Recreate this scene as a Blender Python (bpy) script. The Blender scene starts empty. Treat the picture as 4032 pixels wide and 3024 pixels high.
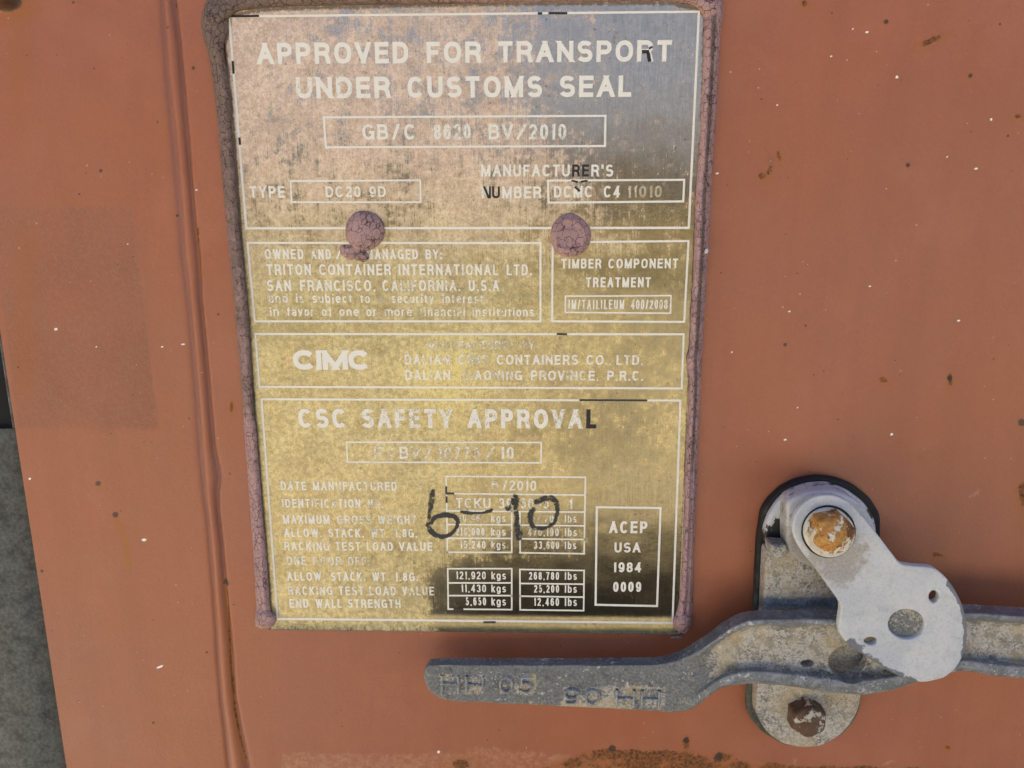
import bpy, math, random
import numpy as np
random.seed(7); RNG = np.random.default_rng(7)
sc = bpy.context.scene
C = sc.collection

# ------------------------------------------------------------------ camera
TILT, YAW, ROLL = 0.22181763, -0.02738905, 0.00556304
CAM = np.array([0.02837997, -0.33486284, 0.05730519])
FOC, PW, PH = 3028.0, 4032.0, 3024.0
ct, st = math.cos(TILT), math.sin(TILT); cy_, sy_ = math.cos(YAW), math.sin(YAW); cr, sr = math.cos(ROLL), math.sin(ROLL)
RC = (np.array([[cy_, sy_, 0], [-sy_, cy_, 0], [0, 0, 1]]) @ np.array([[1, 0, 0], [0, ct, st], [0, -st, ct]])
      @ np.array([[cr, 0, sr], [0, 1, 0], [-sr, 0, cr]]))
from mathutils import Matrix
cam = bpy.data.objects.new('camera', bpy.data.cameras.new('camera')); C.objects.link(cam); sc.camera = cam
cam.data.sensor_width = 36.0; cam.data.lens = FOC / PW * 36.0
cam.data.clip_start = 0.01; cam.data.clip_end = 3000
X, Y, Z = RC[:, 0], RC[:, 1], RC[:, 2]
cam.matrix_world = Matrix(((X[0], Z[0], -Y[0], CAM[0]), (X[1], Z[1], -Y[1], CAM[1]), (X[2], Z[2], -Y[2], CAM[2]), (0, 0, 0, 1)))

# ------------------------------------------------------------------ light
SUN_EL = 41.0
w = bpy.data.worlds.new('World'); sc.world = w; w.use_nodes = True
sky = w.node_tree.nodes.new('ShaderNodeTexSky'); sky.sky_type = 'NISHITA'; sky.sun_disc = False
sky.sun_elevation = math.radians(SUN_EL); sky.sun_rotation = math.radians(0); sky.dust_density = 6.0; sky.air_density = .6
bg = w.node_tree.nodes['Background']; bg.inputs[1].default_value = 0.06
w.node_tree.links.new(sky.outputs[0], bg.inputs[0])
sun = bpy.data.objects.new('sun', bpy.data.lights.new('sun', 'SUN')); C.objects.link(sun)
sun.data.energy = 5.0; sun.data.angle = math.radians(0.5); sun.data.color = (1.0, 0.96, 0.90)
sun.rotation_euler = (-math.radians(90 - SUN_EL), 0, math.radians(0))      # from behind the door, towards the viewer
sc.view_settings.view_transform = 'Standard'; sc.view_settings.look = 'None'
sc.view_settings.gamma = 1.0; sc.view_settings.use_curve_mapping = False
sc.view_settings.exposure = 2.62

# ------------------------------------------------------------------ helpers
DOOR = -0.0016                    # the door skin lies this far behind the face of the plate
def P(x, y, d=0.0):               # the point of the plane at depth d (towards the viewer) seen at a photo coordinate
    r = RC @ np.array([(x - PW / 2) / FOC, 1.0, -(y - PH / 2) / FOC])
    return CAM + r * ((-d - CAM[1]) / r[1])
def PV(xs, ys, d):
    xs, ys, d = np.broadcast_arrays(np.asarray(xs, float), np.asarray(ys, float), np.asarray(d, float))
    r = np.stack([(xs - PW / 2) / FOC, np.ones_like(xs), -(ys - PH / 2) / FOC], -1) @ RC.T
    return CAM + r * ((-d - CAM[1]) / r[..., 1])[..., None]
def toPx(p):
    q = (p - CAM) @ RC
    return PW / 2 + FOC * q[..., 0] / q[..., 1], PH / 2 - FOC * q[..., 2] / q[..., 1]
def r7(pts): return [(1600 + a / 1.7015, 2300 + b / 1.7015) for a, b in pts]
def r8(pts): return [(2832 + a / 1.3825, 1824 + b / 1.3825) for a, b in pts]

def tag(o, label=None, cat=None, group=None, kind=None):
    for k, v in (('label', label), ('category', cat), ('group', group), ('kind', kind)):
        if v: o[k] = v
    return o
def thing(name, loc, label, cat, group=None):
    o = bpy.data.objects.new(name, None); C.objects.link(o); o.location = tuple(loc); o.empty_display_size = 0.01
    return tag(o, label, cat, group)
def mesh(name, V, F, mat, parent=None, smooth=True, attrs=None):
    me = bpy.data.meshes.new(name); V = np.asarray(V, float).reshape(-1, 3)
    if parent is not None:
        off = np.array(parent.location); q = parent.parent
        while q is not None: off = off + np.array(q.location); q = q.parent
        V = V - off
    if isinstance(F, np.ndarray):
        nf = len(F); k = F.shape[1]
        me.vertices.add(len(V)); me.vertices.foreach_set('co', V.ravel().astype(np.float32))
        me.loops.add(nf * k); me.loops.foreach_set('vertex_index', F.ravel().astype(np.int32))
        me.polygons.add(nf); me.polygons.foreach_set('loop_start', (np.arange(nf) * k).astype(np.int32))
        me.update(calc_edges=True)
    else:
        me.from_pydata([tuple(v) for v in V], [], F)
    me.validate(); me.update()
    me.polygons.foreach_set('use_smooth', np.full(len(me.polygons), smooth))
    for k, v in (attrs or {}).items():
        a = me.attributes.new(k, 'FLOAT', 'POINT'); a.data.foreach_set('value', np.asarray(v, np.float32).ravel())
    if mat: me.materials.append(mat)
    o = bpy.data.objects.new(name, me); C.objects.link(o)
    if parent is not None: o.parent = parent
    return o
def grid_faces(n, m, wrap=False):
    i, j = np.meshgrid(np.arange(n - 1), np.arange(m if wrap else m - 1), indexing='ij'); j2 = (j + 1) % m
    return np.stack([i * m + j, i * m + j2, (i + 1) * m + j2, (i + 1) * m + j], -1).reshape(-1, 4)
def smoothstep(a, b, x):
    t = np.clip((x - a) / (b - a), 0, 1); return t * t * (3 - 2 * t)
def vnoise(p, scale, seed=0):    # cheap smooth value noise on 3-D points
    p = np.asarray(p) * scale + seed * 17.3; i = np.floor(p).astype(np.int64); f = p - i; f = f * f * (3 - 2 * f)
    def h(a, b, c):
        n = (a * 374761393 + b * 668265263 + c * 2147483647 + seed * 974711) & 0x7fffffff
        n = ((n ^ (n >> 13)) * 1274126177) & 0x7fffffff
        return ((n ^ (n >> 16)) & 0xffff) / 65535.0
    r = 0
    for a in (0, 1):
        for b in (0, 1):
            for c in (0, 1):
                r = r + h(i[..., 0] + a, i[..., 1] + b, i[..., 2] + c) * (f[..., 0] if a else 1 - f[..., 0]) * (f[..., 1] if b else 1 - f[..., 1]) * (f[..., 2] if c else 1 - f[..., 2])
    return r

# ---- material helper
class M:
    def __init__(s, name):
        s.m = bpy.data.materials.new(name); s.m.use_nodes = True; s.t = s.m.node_tree; s.n = s.t.nodes; s.l = s.t.links
        s.b = s.n['Principled BSDF']; s.tc = s.n.new('ShaderNodeTexCoord'); s.geo = s.n.new('ShaderNodeNewGeometry')
        s.pos = s.geo.outputs['Position']
    def put(s, sock, v):
        if isinstance(v, bpy.types.NodeSocket): s.l.new(v, sock)
        elif isinstance(v, tuple) and len(v) == 3 and sock.type == 'RGBA': sock.default_value = (*v, 1)
        else: sock.default_value = v
    def scale(s, vec, off=(0, 0, 0)):
        n = s.n.new('ShaderNodeMapping'); s.l.new(s.pos, n.inputs[0]); n.inputs['Scale'].default_value = vec; n.inputs['Location'].default_value = off
        return n.outputs[0]
    def noise(s, sc_, detail=4, rough=.55, vec=None, off=0.0, dist=0.0):
        n = s.n.new('ShaderNodeTexNoise'); n.inputs['Scale'].default_value = sc_; n.inputs['Detail'].default_value = detail
        n.inputs['Roughness'].default_value = rough; n.inputs['Distortion'].default_value = dist
        s.l.new(vec if vec is not None else s.scale((1, 1, 1), (off, off * .7, off * 1.3)), n.inputs['Vector']); return n.outputs[0]
    def voro(s, sc_, feat='F1', vec=None, rnd=1.0):
        n = s.n.new('ShaderNodeTexVoronoi'); n.feature = feat; n.inputs['Scale'].default_value = sc_; n.inputs['Randomness'].default_value = rnd
        s.l.new(vec if vec is not None else s.pos, n.inputs['Vector']); return n.outputs
    def math(s, op, a, b=0.0, c=0.0):
        n = s.n.new('ShaderNodeMath'); n.operation = op
        for k, v in enumerate((a, b, c)): s.put(n.inputs[k], v)
        return n.outputs[0]
    def ramp(s, v, a, b, lo=0.0, hi=1.0):
        n = s.n.new('ShaderNodeMapRange'); n.interpolation_type = 'SMOOTHSTEP'
        for k, x in enumerate((v, a, b, lo, hi)): s.put(n.inputs[k], x)
        return n.outputs[0]
    def mix(s, f, a, b):
        n = s.n.new('ShaderNodeMix'); n.data_type = 'RGBA'; s.put(n.inputs[0], f); s.put(n.inputs[6], a); s.put(n.inputs[7], b); return n.outputs[2]
    def mul(s, f, a, b):
        n = s.n.new('ShaderNodeMix'); n.data_type = 'RGBA'; n.blend_type = 'MULTIPLY'; s.put(n.inputs[0], f); s.put(n.inputs[6], a); s.put(n.inputs[7], b); return n.outputs[2]
    def attr(s, name):
        n = s.n.new('ShaderNodeAttribute'); n.attribute_name = name; return n.outputs['Fac']
    def vadd(s, a, b):
        n = s.n.new('ShaderNodeVectorMath'); n.operation = 'ADD'; s.put(n.inputs[0], a); s.put(n.inputs[1], b); return n.outputs[0]
    def warp(s, amp, sc_):
        n = s.n.new('ShaderNodeTexNoise'); n.inputs['Scale'].default_value = sc_; s.l.new(s.pos, n.inputs['Vector'])
        v = s.n.new('ShaderNodeVectorMath'); v.operation = 'SCALE'; s.l.new(n.outputs['Color'], v.inputs[0]); v.inputs['Scale'].default_value = amp
        return s.vadd(s.pos, v.outputs[0])
    def bump(s, h, strength, dist, prev=None):
        n = s.n.new('ShaderNodeBump'); s.put(n.inputs['Height'], h); n.inputs['Strength'].default_value = strength; n.inputs['Distance'].default_value = dist
        if prev is not None: s.l.new(prev, n.inputs['Normal'])
        return n.outputs[0]
    def out(s, color=None, rough=None, metal=None, normal=None, spec=None):
        for k, v in (('Base Color', color), ('Roughness', rough), ('Metallic', metal), ('Normal', normal), ('Specular IOR Level', spec)):
            if v is not None: s.put(s.b.inputs[k], v)
        return s.m

# ------------------------------------------------------------------ materials
def mat_panel():
    m = M('red_oxide_paint')
    big = m.noise(9, 3); mid = m.noise(60, 5, .6, off=3); fine = m.noise(900, 3, .6)
    col = m.mix(m.ramp(big, .3, .7), (0.365, 0.120, 0.057), (0.338, 0.120, 0.068))
    col = m.mix(m.ramp(mid, .35, .75, 0, .35), col, (0.40, 0.142, 0.072))
    col = m.mul(m.ramp(fine, .3, .7, 0, .25), col, (.75, .72, .72))
    stv = m.noise(1, 4, .6, vec=m.scale((75, 75, 7), (1, 2, 3))); col = m.mul(m.ramp(stv, .42, .68, 0, .22), col, (.80, .78, .76)); cl = m.noise(24, 5, .65, off=31); col = m.mix(m.ramp(cl, .50, .72, 0, .30), col, (0.41, 0.155, 0.095))
    brk = m.math('SUBTRACT', m.noise(420, 6, .7, off=1), .5); brk2 = m.math('SUBTRACT', m.noise(1500, 4, .7, off=5), .5)
    def mask(name, k=1.0, lo=.35, hi=.65, b=brk): return m.ramp(m.math('MULTIPLY_ADD', b, k, m.attr(name)), lo, hi)
    gh = m.math('MULTIPLY', m.attr('ghost'), m.ramp(m.noise(650, 5, .75, off=8), .38, .62))
    worm = m.ramp(m.math('ABSOLUTE', m.math('SUBTRACT', m.noise(420, 3, .6, off=21, dist=.6), .5)), .0, .05, 1, 0)
    col = m.mix(m.math('MULTIPLY', m.math('MULTIPLY', m.attr('ghost'), worm), .30), col, (0.42, 0.25, 0.17))
    col = m.mix(m.math('MULTIPLY', gh, .40), col, (0.20, 0.115, 0.080))
    col = m.mix(m.math('MULTIPLY', m.attr('ghost'), .14), col, (0.23, 0.11, 0.065))
    col = m.mix(mask('pale', .9), col, (0.43, 0.205, 0.120))
    col = m.mix(m.math('MULTIPLY', m.ramp(m.math('MULTIPLY_ADD', brk, .35, m.attr('purple')), .15, .8), .5), col, (0.20, 0.092, 0.082))
    col = m.mix(m.math('MULTIPLY', m.ramp(m.math('MULTIPLY_ADD', brk, .5, m.attr('stain')), .1, .9), .7), col, (0.33, 0.112, 0.024))
    rc = m.mix(m.ramp(m.noise(700, 5, .7, off=2), .35, .6), (0.050, 0.024, 0.014), (0.25, 0.085, 0.018))
    rm = mask('rust', 1.3); col = m.mix(rm, col, rc)
    dm = mask('dark', 1.1); col = m.mix(m.math('MULTIPLY', dm, .85), col, (0.035, 0.025, 0.020))
    # little specks of dark dirt and white paint flecks
    v = m.voro(330); sp = m.math('LESS_THAN', v['Distance'], m.ramp(m.noise(40, 2, off=9), .35, .75, .0, .16))
    vr = m.n.new('ShaderNodeSeparateColor'); m.l.new(v['Color'], vr.inputs[0])
    col = m.mix(m.math('MULTIPLY', m.math('MULTIPLY', sp, m.math('GREATER_THAN', vr.outputs[0], .87)), .85), col, (0.06, 0.025, 0.015))
    v2 = m.voro(430, vec=m.scale((1, 1, 1), (4, 2, 7))); sp2 = m.math('LESS_THAN', v2['Distance'], m.ramp(m.noise(30, 2, off=12), .3, .75, .02, .17))
    vr2 = m.n.new('ShaderNodeSeparateColor'); m.l.new(v2['Color'], vr2.inputs[0])
    col = m.mix(m.math('MULTIPLY', m.math('MULTIPLY', sp2, m.math('GREATER_THAN', vr2.outputs[0], .94)), .7), col, (0.62, 0.44, 0.34))
    wh = m.attr('white'); col = m.mix(m.ramp(wh, .3, .6), col, (0.85, 0.83, 0.80))
    nb = m.bump(m.noise(700, 3, .5), .22, .0006); nb = m.bump(m.math('ADD', rm, m.math('MULTIPLY', gh, .5)), .5, .0003, nb)
    nb = m.bump(m.noise(45, 2), .10, .002, nb)
    rough = m.math('ADD', m.ramp(mid, .3, .7, .40, .52), m.math('MULTIPLY', m.math('MAXIMUM', rm, m.attr('ghost')), .25))
    return m.out(col, rough, 0.0, nb, .40)
def mat_plate():
    m = M('tarnished_steel')
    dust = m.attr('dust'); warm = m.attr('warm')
    blot = m.noise(130, 7, .72, dist=.3); blot2 = m.noise(480, 5, .75, off=4); fine = m.noise(1300, 4, .7, off=2)
    brush = m.noise(1, 3, .6, vec=m.scale((2600, 2600, 45)))
    streak = m.noise(1, 4, .6, vec=m.scale((1500, 1500, 80), (3, 1, 2))); pat = m.math('MULTIPLY_ADD', m.math('SUBTRACT', m.noise(60, 4, .65, off=27), .5), .35, m.noise(400, 6, .82, off=12))
    d = m.math('MULTIPLY_ADD', m.math('SUBTRACT', blot, .5), 1.5, dust)
    d = m.math('MULTIPLY_ADD', m.math('SUBTRACT', blot2, .5), 1.1, d)
    d = m.math('MULTIPLY_ADD', m.math('SUBTRACT', brush, .5), .35, d)
    d = m.math('MULTIPLY_ADD', m.math('SUBTRACT', streak, .5), .8, d)
    d = m.math('MULTIPLY_ADD', m.math('SUBTRACT', m.noise(22, 4, .6, off=17), .5), .9, d)
    film = m.ramp(d, .14, .80, .02, .90)
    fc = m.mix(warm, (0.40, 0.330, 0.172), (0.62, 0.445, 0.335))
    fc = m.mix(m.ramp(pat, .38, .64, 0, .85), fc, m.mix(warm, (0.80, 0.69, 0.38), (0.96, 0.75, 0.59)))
    fc = m.mix(m.ramp(m.math('MULTIPLY_ADD', m.math('SUBTRACT', blot2, .5), 1.7, m.attr('gold_glare')), .42, .72, 0, .85), fc, (0.80, 0.68, 0.27))
    fc = m.mul(m.ramp(fine, .48, .66, 0, .65), fc, (.60, .55, .47))
    fc = m.mul(m.ramp(m.noise(210, 5, .75, off=15), .52, .64, 0, .55), fc, (.70, .62, .48))
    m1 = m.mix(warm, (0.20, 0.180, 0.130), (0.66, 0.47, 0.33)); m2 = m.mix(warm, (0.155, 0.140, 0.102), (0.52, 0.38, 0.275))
    met = m.mix(m.ramp(blot2, .38, .62), m1, m2); met = m.mul(m.ramp(streak, .35, .65, 0, .55), met, (.62, .62, .60))
    col = m.mix(film, met, fc)
    br = m.ramp(m.math('MULTIPLY_ADD', m.math('SUBTRACT', m.noise(60, 3, off=6), .5), .55, m.noise(430, 5, .72, off=7)), .63, .74, 0, .6)
    col = m.mix(br, col, (0.17, 0.085, 0.030))
    vv = m.voro(260); vs = m.n.new('ShaderNodeSeparateColor'); m.l.new(vv['Color'], vs.inputs[0])
    spk = m.math('MULTIPLY', m.ramp(m.math('MULTIPLY_ADD', m.math('SUBTRACT', fine, .5), .35, vv['Distance']), .06, .16, 1, 0), m.math('GREATER_THAN', vs.outputs[0], .72))
    col = m.mix(m.math('MULTIPLY', spk, .55), col, (0.10, 0.055, 0.025))
    sm = m.ramp(m.math('MULTIPLY_ADD', m.math('SUBTRACT', blot2, .5), .9, m.attr('smudge')), .3, .8); col = m.mix(m.math('MULTIPLY', sm, .7), col, (0.06, 0.055, 0.045))
    ed = m.ramp(m.math('MULTIPLY_ADD', m.math('SUBTRACT', blot2, .5), 1.3, m.attr('edge')), .3, .6); col = m.mix(m.math('MULTIPLY', ed, .8), col, (0.055, 0.045, 0.03))
    metal = m.math('MULTIPLY', m.ramp(film, 0, 1, 1.0, .34), m.math('SUBTRACT', 1.0, m.math('MAXIMUM', br, m.math('MAXIMUM', sm, ed))))
    rough = m.math('ADD', m.ramp(film, 0, 1, .13, .42), m.math('MULTIPLY', m.math('SUBTRACT', brush, .5), .12))
    nb = m.bump(brush, .12, .0002); nb = m.bump(m.noise(28, 2, off=3), .12, .003, nb); nb = m.bump(blot2, .08, .0003, nb)
    m.b.inputs['Anisotropic'].default_value = 0.0
    return m.out(col, rough, metal, nb, .5)
def mat_letter():
    m = M('etched_white_paint')
    wear = m.attr('wear')
    n1 = m.noise(480, 6, .74, off=4); n2 = m.noise(1600, 4, .7, off=6)
    f = m.math('MULTIPLY_ADD', m.math('SUBTRACT', n2, .5), .9, m.math('MULTIPLY_ADD', m.math('SUBTRACT', n1, .5), 1.7, wear))
    worn = m.ramp(f, .42, .78, 0, .95)
    col = m.mix(worn, (0.80, 0.775, 0.71), m.mix(m.ramp(n2, .4, .6), (0.46, 0.40, 0.26), (0.33, 0.28, 0.18)))
    dk = m.ramp(n2, .66, .74, 0, .7); col = m.mix(dk, col, (0.16, 0.13, 0.09))
    col = m.mix(m.attr('black'), col, (0.012, 0.012, 0.016))
    return m.out(col, .5, m.math('MULTIPLY', worn, .35), None, .4)
def mat_simple(name, col, rough=.6, metal=0.0, n=(300, .3), dark=.6, bump=.2, dist=.0005):
    m = M(name); k = m.noise(n[0], 5, .65)
    c = m.mul(m.ramp(k, .3, .7, 0, n[1]), col, (dark, dark, dark))
    return m.out(c, rough, metal, m.bump(k, bump, dist))
def mat_sealant():
    m = M('cracked_sealant'); dirt = m.attr('dirt')
    vec = m.warp(.0026, 380); n0 = m.noise(200, 3, .6, off=7)
    mp = m.n.new('ShaderNodeMapping'); m.l.new(vec, mp.inputs[0]); mp.inputs['Scale'].default_value = (1.0, 1.0, .85)
    e1 = m.voro(350, 'DISTANCE_TO_EDGE', mp.outputs[0])['Distance']; e2 = m.voro(900, 'DISTANCE_TO_EDGE', mp.outputs[0])['Distance']
    c1 = m.ramp(e1, .0, m.ramp(n0, .35, .65, .03, .10), 1, 0); c2 = m.ramp(e2, .0, .06, .4, 0); crack = m.math('MAXIMUM', c1, c2)
    n = m.noise(160, 5, .7); n2 = m.noise(1200, 4, .7)
    col = m.mix(m.ramp(n, .35, .7), (0.46, 0.295, 0.295), (0.37, 0.235, 0.24))
    col = m.mul(m.ramp(n2, .35, .7, 0, .35), col, (.6, .58, .6))
    dd = m.ramp(m.math('MULTIPLY_ADD', m.math('SUBTRACT', n, .5), .8, dirt), .2, .85, 0, .88)
    col = m.mix(dd, col, m.mix(m.ramp(n2, .35, .65), (0.105, 0.078, 0.062), (0.185, 0.138, 0.112)))
    col = m.mix(m.math('MULTIPLY', crack, .9), col, (0.035, 0.018, 0.018))
    nb = m.bump(crack, -.6, .0005); nb = m.bump(n2, .12, .0004, nb)
    return m.out(col, .75, 0, nb, .25)
def mat_galv():
    m = M('weathered_galvanising'); z = m.attr('zinc'); dep = m.attr('deposit'); rd = m.attr('redpaint')
    n = m.noise(210, 7, .72); n2 = m.noise(900, 5, .75, off=3); n3 = m.noise(70, 4, .6, off=5)
    bare = m.mix(m.ramp(n2, .35, .65), (0.120, 0.124, 0.122), (0.220, 0.232, 0.236))
    bare = m.mix(m.ramp(n, .5, .68, 0, .7), bare, (0.075, 0.077, 0.070))
    rub = m.mix(m.ramp(n, .4, .62), (0.17, 0.185, 0.21), (0.31, 0.33, 0.365)); rub = m.mix(m.ramp(n2, .52, .66, 0, .8), rub, (0.075, 0.082, 0.095))
    tan = m.mix(m.ramp(m.math('MULTIPLY_ADD', m.math('SUBTRACT', n, .5), 1.2, n2), .38, .62), (0.29, 0.258, 0.21), (0.52, 0.49, 0.44)); tan = m.mix(m.ramp(n3, .45, .65, 0, .6), tan, (0.43, 0.33, 0.18))
    tan = m.mix(m.ramp(n, .55, .68, 0, .75), tan, (0.22, 0.20, 0.18))
    f1 = m.ramp(m.math('MULTIPLY_ADD', m.math('SUBTRACT', n, .5), 1.6, z), .35, .65); f2 = m.ramp(m.math('MULTIPLY_ADD', m.math('SUBTRACT', n2, .5), 1.2, m.math('MULTIPLY_ADD', m.math('SUBTRACT', n, .5), 1.0, m.math('MULTIPLY_ADD', m.math('SUBTRACT', n3, .5), 1.6, dep))), .35, .65)
    col = m.mix(f2, bare, tan); col = m.mix(f1, col, rub)
    pit = m.ramp(m.math('MULTIPLY_ADD', m.math('SUBTRACT', m.noise(120, 3, off=13), .5), .5, m.noise(1100, 3, .6, off=9)), .64, .70, 0, .75); col = m.mix(pit, col, (0.06, 0.058, 0.055))
    wsp = m.ramp(m.math('MULTIPLY_ADD', m.math('SUBTRACT', m.noise(90, 3, off=14), .5), .6, m.noise(560, 4, .7, off=11)), .62, .69, 0, .8); col = m.mix(wsp, col, (0.58, 0.59, 0.59))
    pt = m.ramp(m.math('MULTIPLY_ADD', m.math('SUBTRACT', n2, .5), .12, m.geo.outputs['Pointiness']), .53, .60, 0, .75); col = m.mix(pt, col, (0.46, 0.475, 0.50)); pd = m.ramp(m.geo.outputs['Pointiness'], .40, .47, .7, 0); col = m.mul(pd, col, (.45, .42, .38))
    redm = m.ramp(m.math('MULTIPLY_ADD', m.math('SUBTRACT', n2, .5), 2.2, rd), .55, .68); col = m.mix(redm, col, (0.27, 0.035, 0.02))
    nb = m.bump(n2, .45, .0009); nb = m.bump(n, .5, .0016, nb)
    return m.out(col, m.ramp(n, .3, .7, .45, .7), m.math('MULTIPLY', f1, .45), nb, .4)
def mat_white(name, chipk=.35, under=(0.15, 0.16, 0.19), stretch=(1, 1, 1)):
    m = M(name); ch = m.attr('chip')
    n = m.noise(1, 6, .7, vec=m.scale(tuple(240 * s for s in stretch))); n2 = m.noise(900, 4, .7, off=2); n3 = m.noise(45, 4, .6, off=4)
    col = m.mix(m.ramp(n3, .35, .65), (0.47, 0.495, 0.54), (0.56, 0.575, 0.60))
    col = m.mul(m.ramp(n2, .45, .7, 0, .5), col, (.70, .68, .65))
    col = m.mul(m.ramp(m.noise(150, 5, .7, off=17), .5, .68, 0, .5), col, (.76, .77, .80))
    gr = m.ramp(m.math('MULTIPLY_ADD', m.math('SUBTRACT', n, .5), 1.6, m.attr('grime')), .35, .7); col = m.mix(m.math('MULTIPLY', gr, .8), col, m.mix(m.ramp(n2, .4, .6), (0.36, 0.33, 0.29), (0.27, 0.25, 0.235)))
    pit = m.ramp(m.noise(430, 3, .6, off=7), .65, .70, 0, .6); col = m.mix(pit, col, (0.25, 0.26, 0.28))
    f = m.ramp(m.math('MULTIPLY_ADD', m.math('SUBTRACT', n, .5), 1.9, ch), .48, .64); col = m.mix(f, col, under)
    nb = m.bump(f, -.6, .0003); nb = m.bump(n2, .15, .0005, nb); nb = m.bump(n, .2, .0008, nb)
    return m.out(col, .5, 0, nb, .45)
def mat_rusty(name, base, r1, r2, amt):
    m = M(name); n = m.noise(130, 6, .65, off=3); n2 = m.noise(520, 5, .7, off=1)
    col = m.mix(m.ramp(n2, .35, .65), r1, r2)
    col = m.mix(m.ramp(n, .49, .58, 0, .85), col, (0.075, 0.028, 0.010))
    f = m.ramp(m.math('MULTIPLY_ADD', m.math('SUBTRACT', n2, .5), .5, m.noise(150, 4, .55, off=9)), amt - .03, amt + .03); col = m.mix(f, col, base)
    nb = m.bump(n2, .6, .0008); nb = m.bump(f, .4, .0005, nb)
    return m.out(col, .6, 0, nb, .4)
def mat_rubber():
    m = M('dusty_rubber'); n = m.noise(120, 6, .7); n2 = m.noise(500, 5, .7, off=3)
    d = m.ramp(m.math('MULTIPLY_ADD', m.math('SUBTRACT', n, .5), 1.3, m.attr('dust')), .3, .9)
    col = m.mix(d, (0.018, 0.018, 0.019), m.mix(m.ramp(n2, .35, .65), (0.085, 0.09, 0.085), (0.15, 0.155, 0.14)))
    return m.out(col, .75, 0, m.bump(n2, .3, .0008), .3)
def mat_ground():
    m = M('dry_earth'); n = m.noise(1.3, 6, .65); n2 = m.noise(18, 6, .7, off=3); n3 = m.noise(220, 4, .7, off=5)
    col = m.mix(m.ramp(n, .38, .62), (0.44, 0.385, 0.275), (0.25, 0.225, 0.17)); col = m.mix(m.ramp(n2, .45, .7, 0, .6), col, (0.46, 0.415, 0.32))
    pa = m.noise(.9, 5, .7, off=6); col = m.mix(m.ramp(pa, .52, .62, 0, .7), col, (0.11, 0.10, 0.065))
    col = m.mul(m.ramp(n3, .4, .65, 0, .6), col, (.55, .5, .42))
    sx = m.n.new('ShaderNodeSeparateXYZ'); m.l.new(m.pos, sx.inputs[0])
    near = m.ramp(m.math('MULTIPLY_ADD', m.math('SUBTRACT', m.noise(3, 4, .6, off=4), .5), .5, sx.outputs[1]), -2.9, -2.5); near = m.math('MULTIPLY', near, m.ramp(sx.outputs[0], -.75, -.45)); col = m.mix(near, col, m.mix(m.ramp(n3, .4, .6), (0.040, 0.042, 0.045), (0.075, 0.076, 0.078)))  # dark apron added on unseen ground to blacken the plate's lower reflection
    far = m.ramp(m.math('MULTIPLY_ADD', m.math('SUBTRACT', m.noise(.12, 5, .6, off=8), .5), 12.0, m.math('MULTIPLY', sx.outputs[1], -1.0)), 12.5, 17.0)  # far unseen ground coloured dark, added to dull the plate's upper reflection
    col = m.mix(far, col, m.mix(m.ramp(n, .4, .6), (0.075, 0.080, 0.045), (0.12, 0.115, 0.07)))
    return m.out(col, .95, 0, m.bump(n2, .5, .02), .1)
def mat_marker():
    m = M('black_marker_ink'); n = m.noise(520, 6, .75); e = m.attr('rim')
    f = m.ramp(m.math('MULTIPLY_ADD', m.math('SUBTRACT', n, .5), 1.8, m.attr('ink')), .36, .66)
    tr = m.n.new('ShaderNodeBsdfTransparent'); mx = m.n.new('ShaderNodeMixShader'); o = m.n['Material Output']
    m.l.new(f, mx.inputs[0]); m.l.new(tr.outputs[0], mx.inputs[1]); m.l.new(m.b.outputs[0], mx.inputs[2]); m.l.new(mx.outputs[0], o.inputs[0])
    return m.out((0.022, 0.024, 0.028), .6)
MP, MT, ML = mat_panel(), mat_plate(), mat_letter()
MS, MG, MR = mat_sealant(), mat_galv(), mat_rubber()
MW = mat_white('chipped_white_paint'); MWB = mat_white('white_paint_on_black', under=(0.012, 0.012, 0.014), stretch=(1.6, 1, .7))
MB1 = mat_rusty('rust_through_white_paint', (0.66, 0.62, 0.50), (0.36, 0.14, 0.025), (0.50, 0.28, 0.08), .555)
MB2 = mat_rusty('dark_rusted_steel', (0.50, 0.46, 0.38), (0.12, 0.045, 0.017), (0.085, 0.072, 0.066), .59)
MWASH = mat_rusty('stained_washer', (0.60, 0.58, 0.53), (0.30, 0.17, 0.06), (0.45, 0.34, 0.20), .42)
MGR, MK = mat_ground(), mat_marker()
MBK = mat_simple('black_backing', (0.012, 0.012, 0.016), .45)

# ------------------------------------------------------------------ ground (unseen; dark near apron and far band added for the plate's reflection)
GZ = -1.35
gx = np.array([-400, -60, -12, -3, 0, 3, 12, 60, 400.]); gy = np.array([-600, -80, -20, -6, -3, -1, 1, 20, 200.])
V = np.array([(a, b, GZ) for a in gx for b in gy])
tag(mesh('ground', V, grid_faces(len(gx), len(gy))[:, ::-1], MGR), kind='structure')

# ------------------------------------------------------------------ container door
door = thing('container_door', P(2016, 2000, DOOR), 'weathered red-brown container door with rust spots and paint flecks', 'door')
XL = P(99, 2000, DOOR)[0] * .5 + P(258, 3024, DOOR)[0] * .5
ZT, ZB, XR = 1.16, -1.22, 0.95
x0, x1 = P(-200, 1500, DOOR)[0], P(4250, 1500, DOOR)[0]
za, zb = P(2016, -160, DOOR)[2], P(2016, 3200, DOOR)[2]
xs = np.concatenate([np.arange(XL, x1, .0006), np.linspace(x1, XR, 8)])
zs = np.concatenate([np.linspace(ZB, zb, 8)[:-1], np.arange(zb, za, .0006), np.linspace(za, ZT, 8)])
GX, GZZ = np.meshgrid(xs, zs, indexing='ij')
pts = np.stack([GX, np.full_like(GX, -DOOR), GZZ], -1)
px, py = toPx(pts)
A = {k: np.zeros_like(px) for k in ('rust', 'dark', 'pale', 'purple', 'ghost', 'stain', 'white')}
H = np.zeros_like(px)
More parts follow.
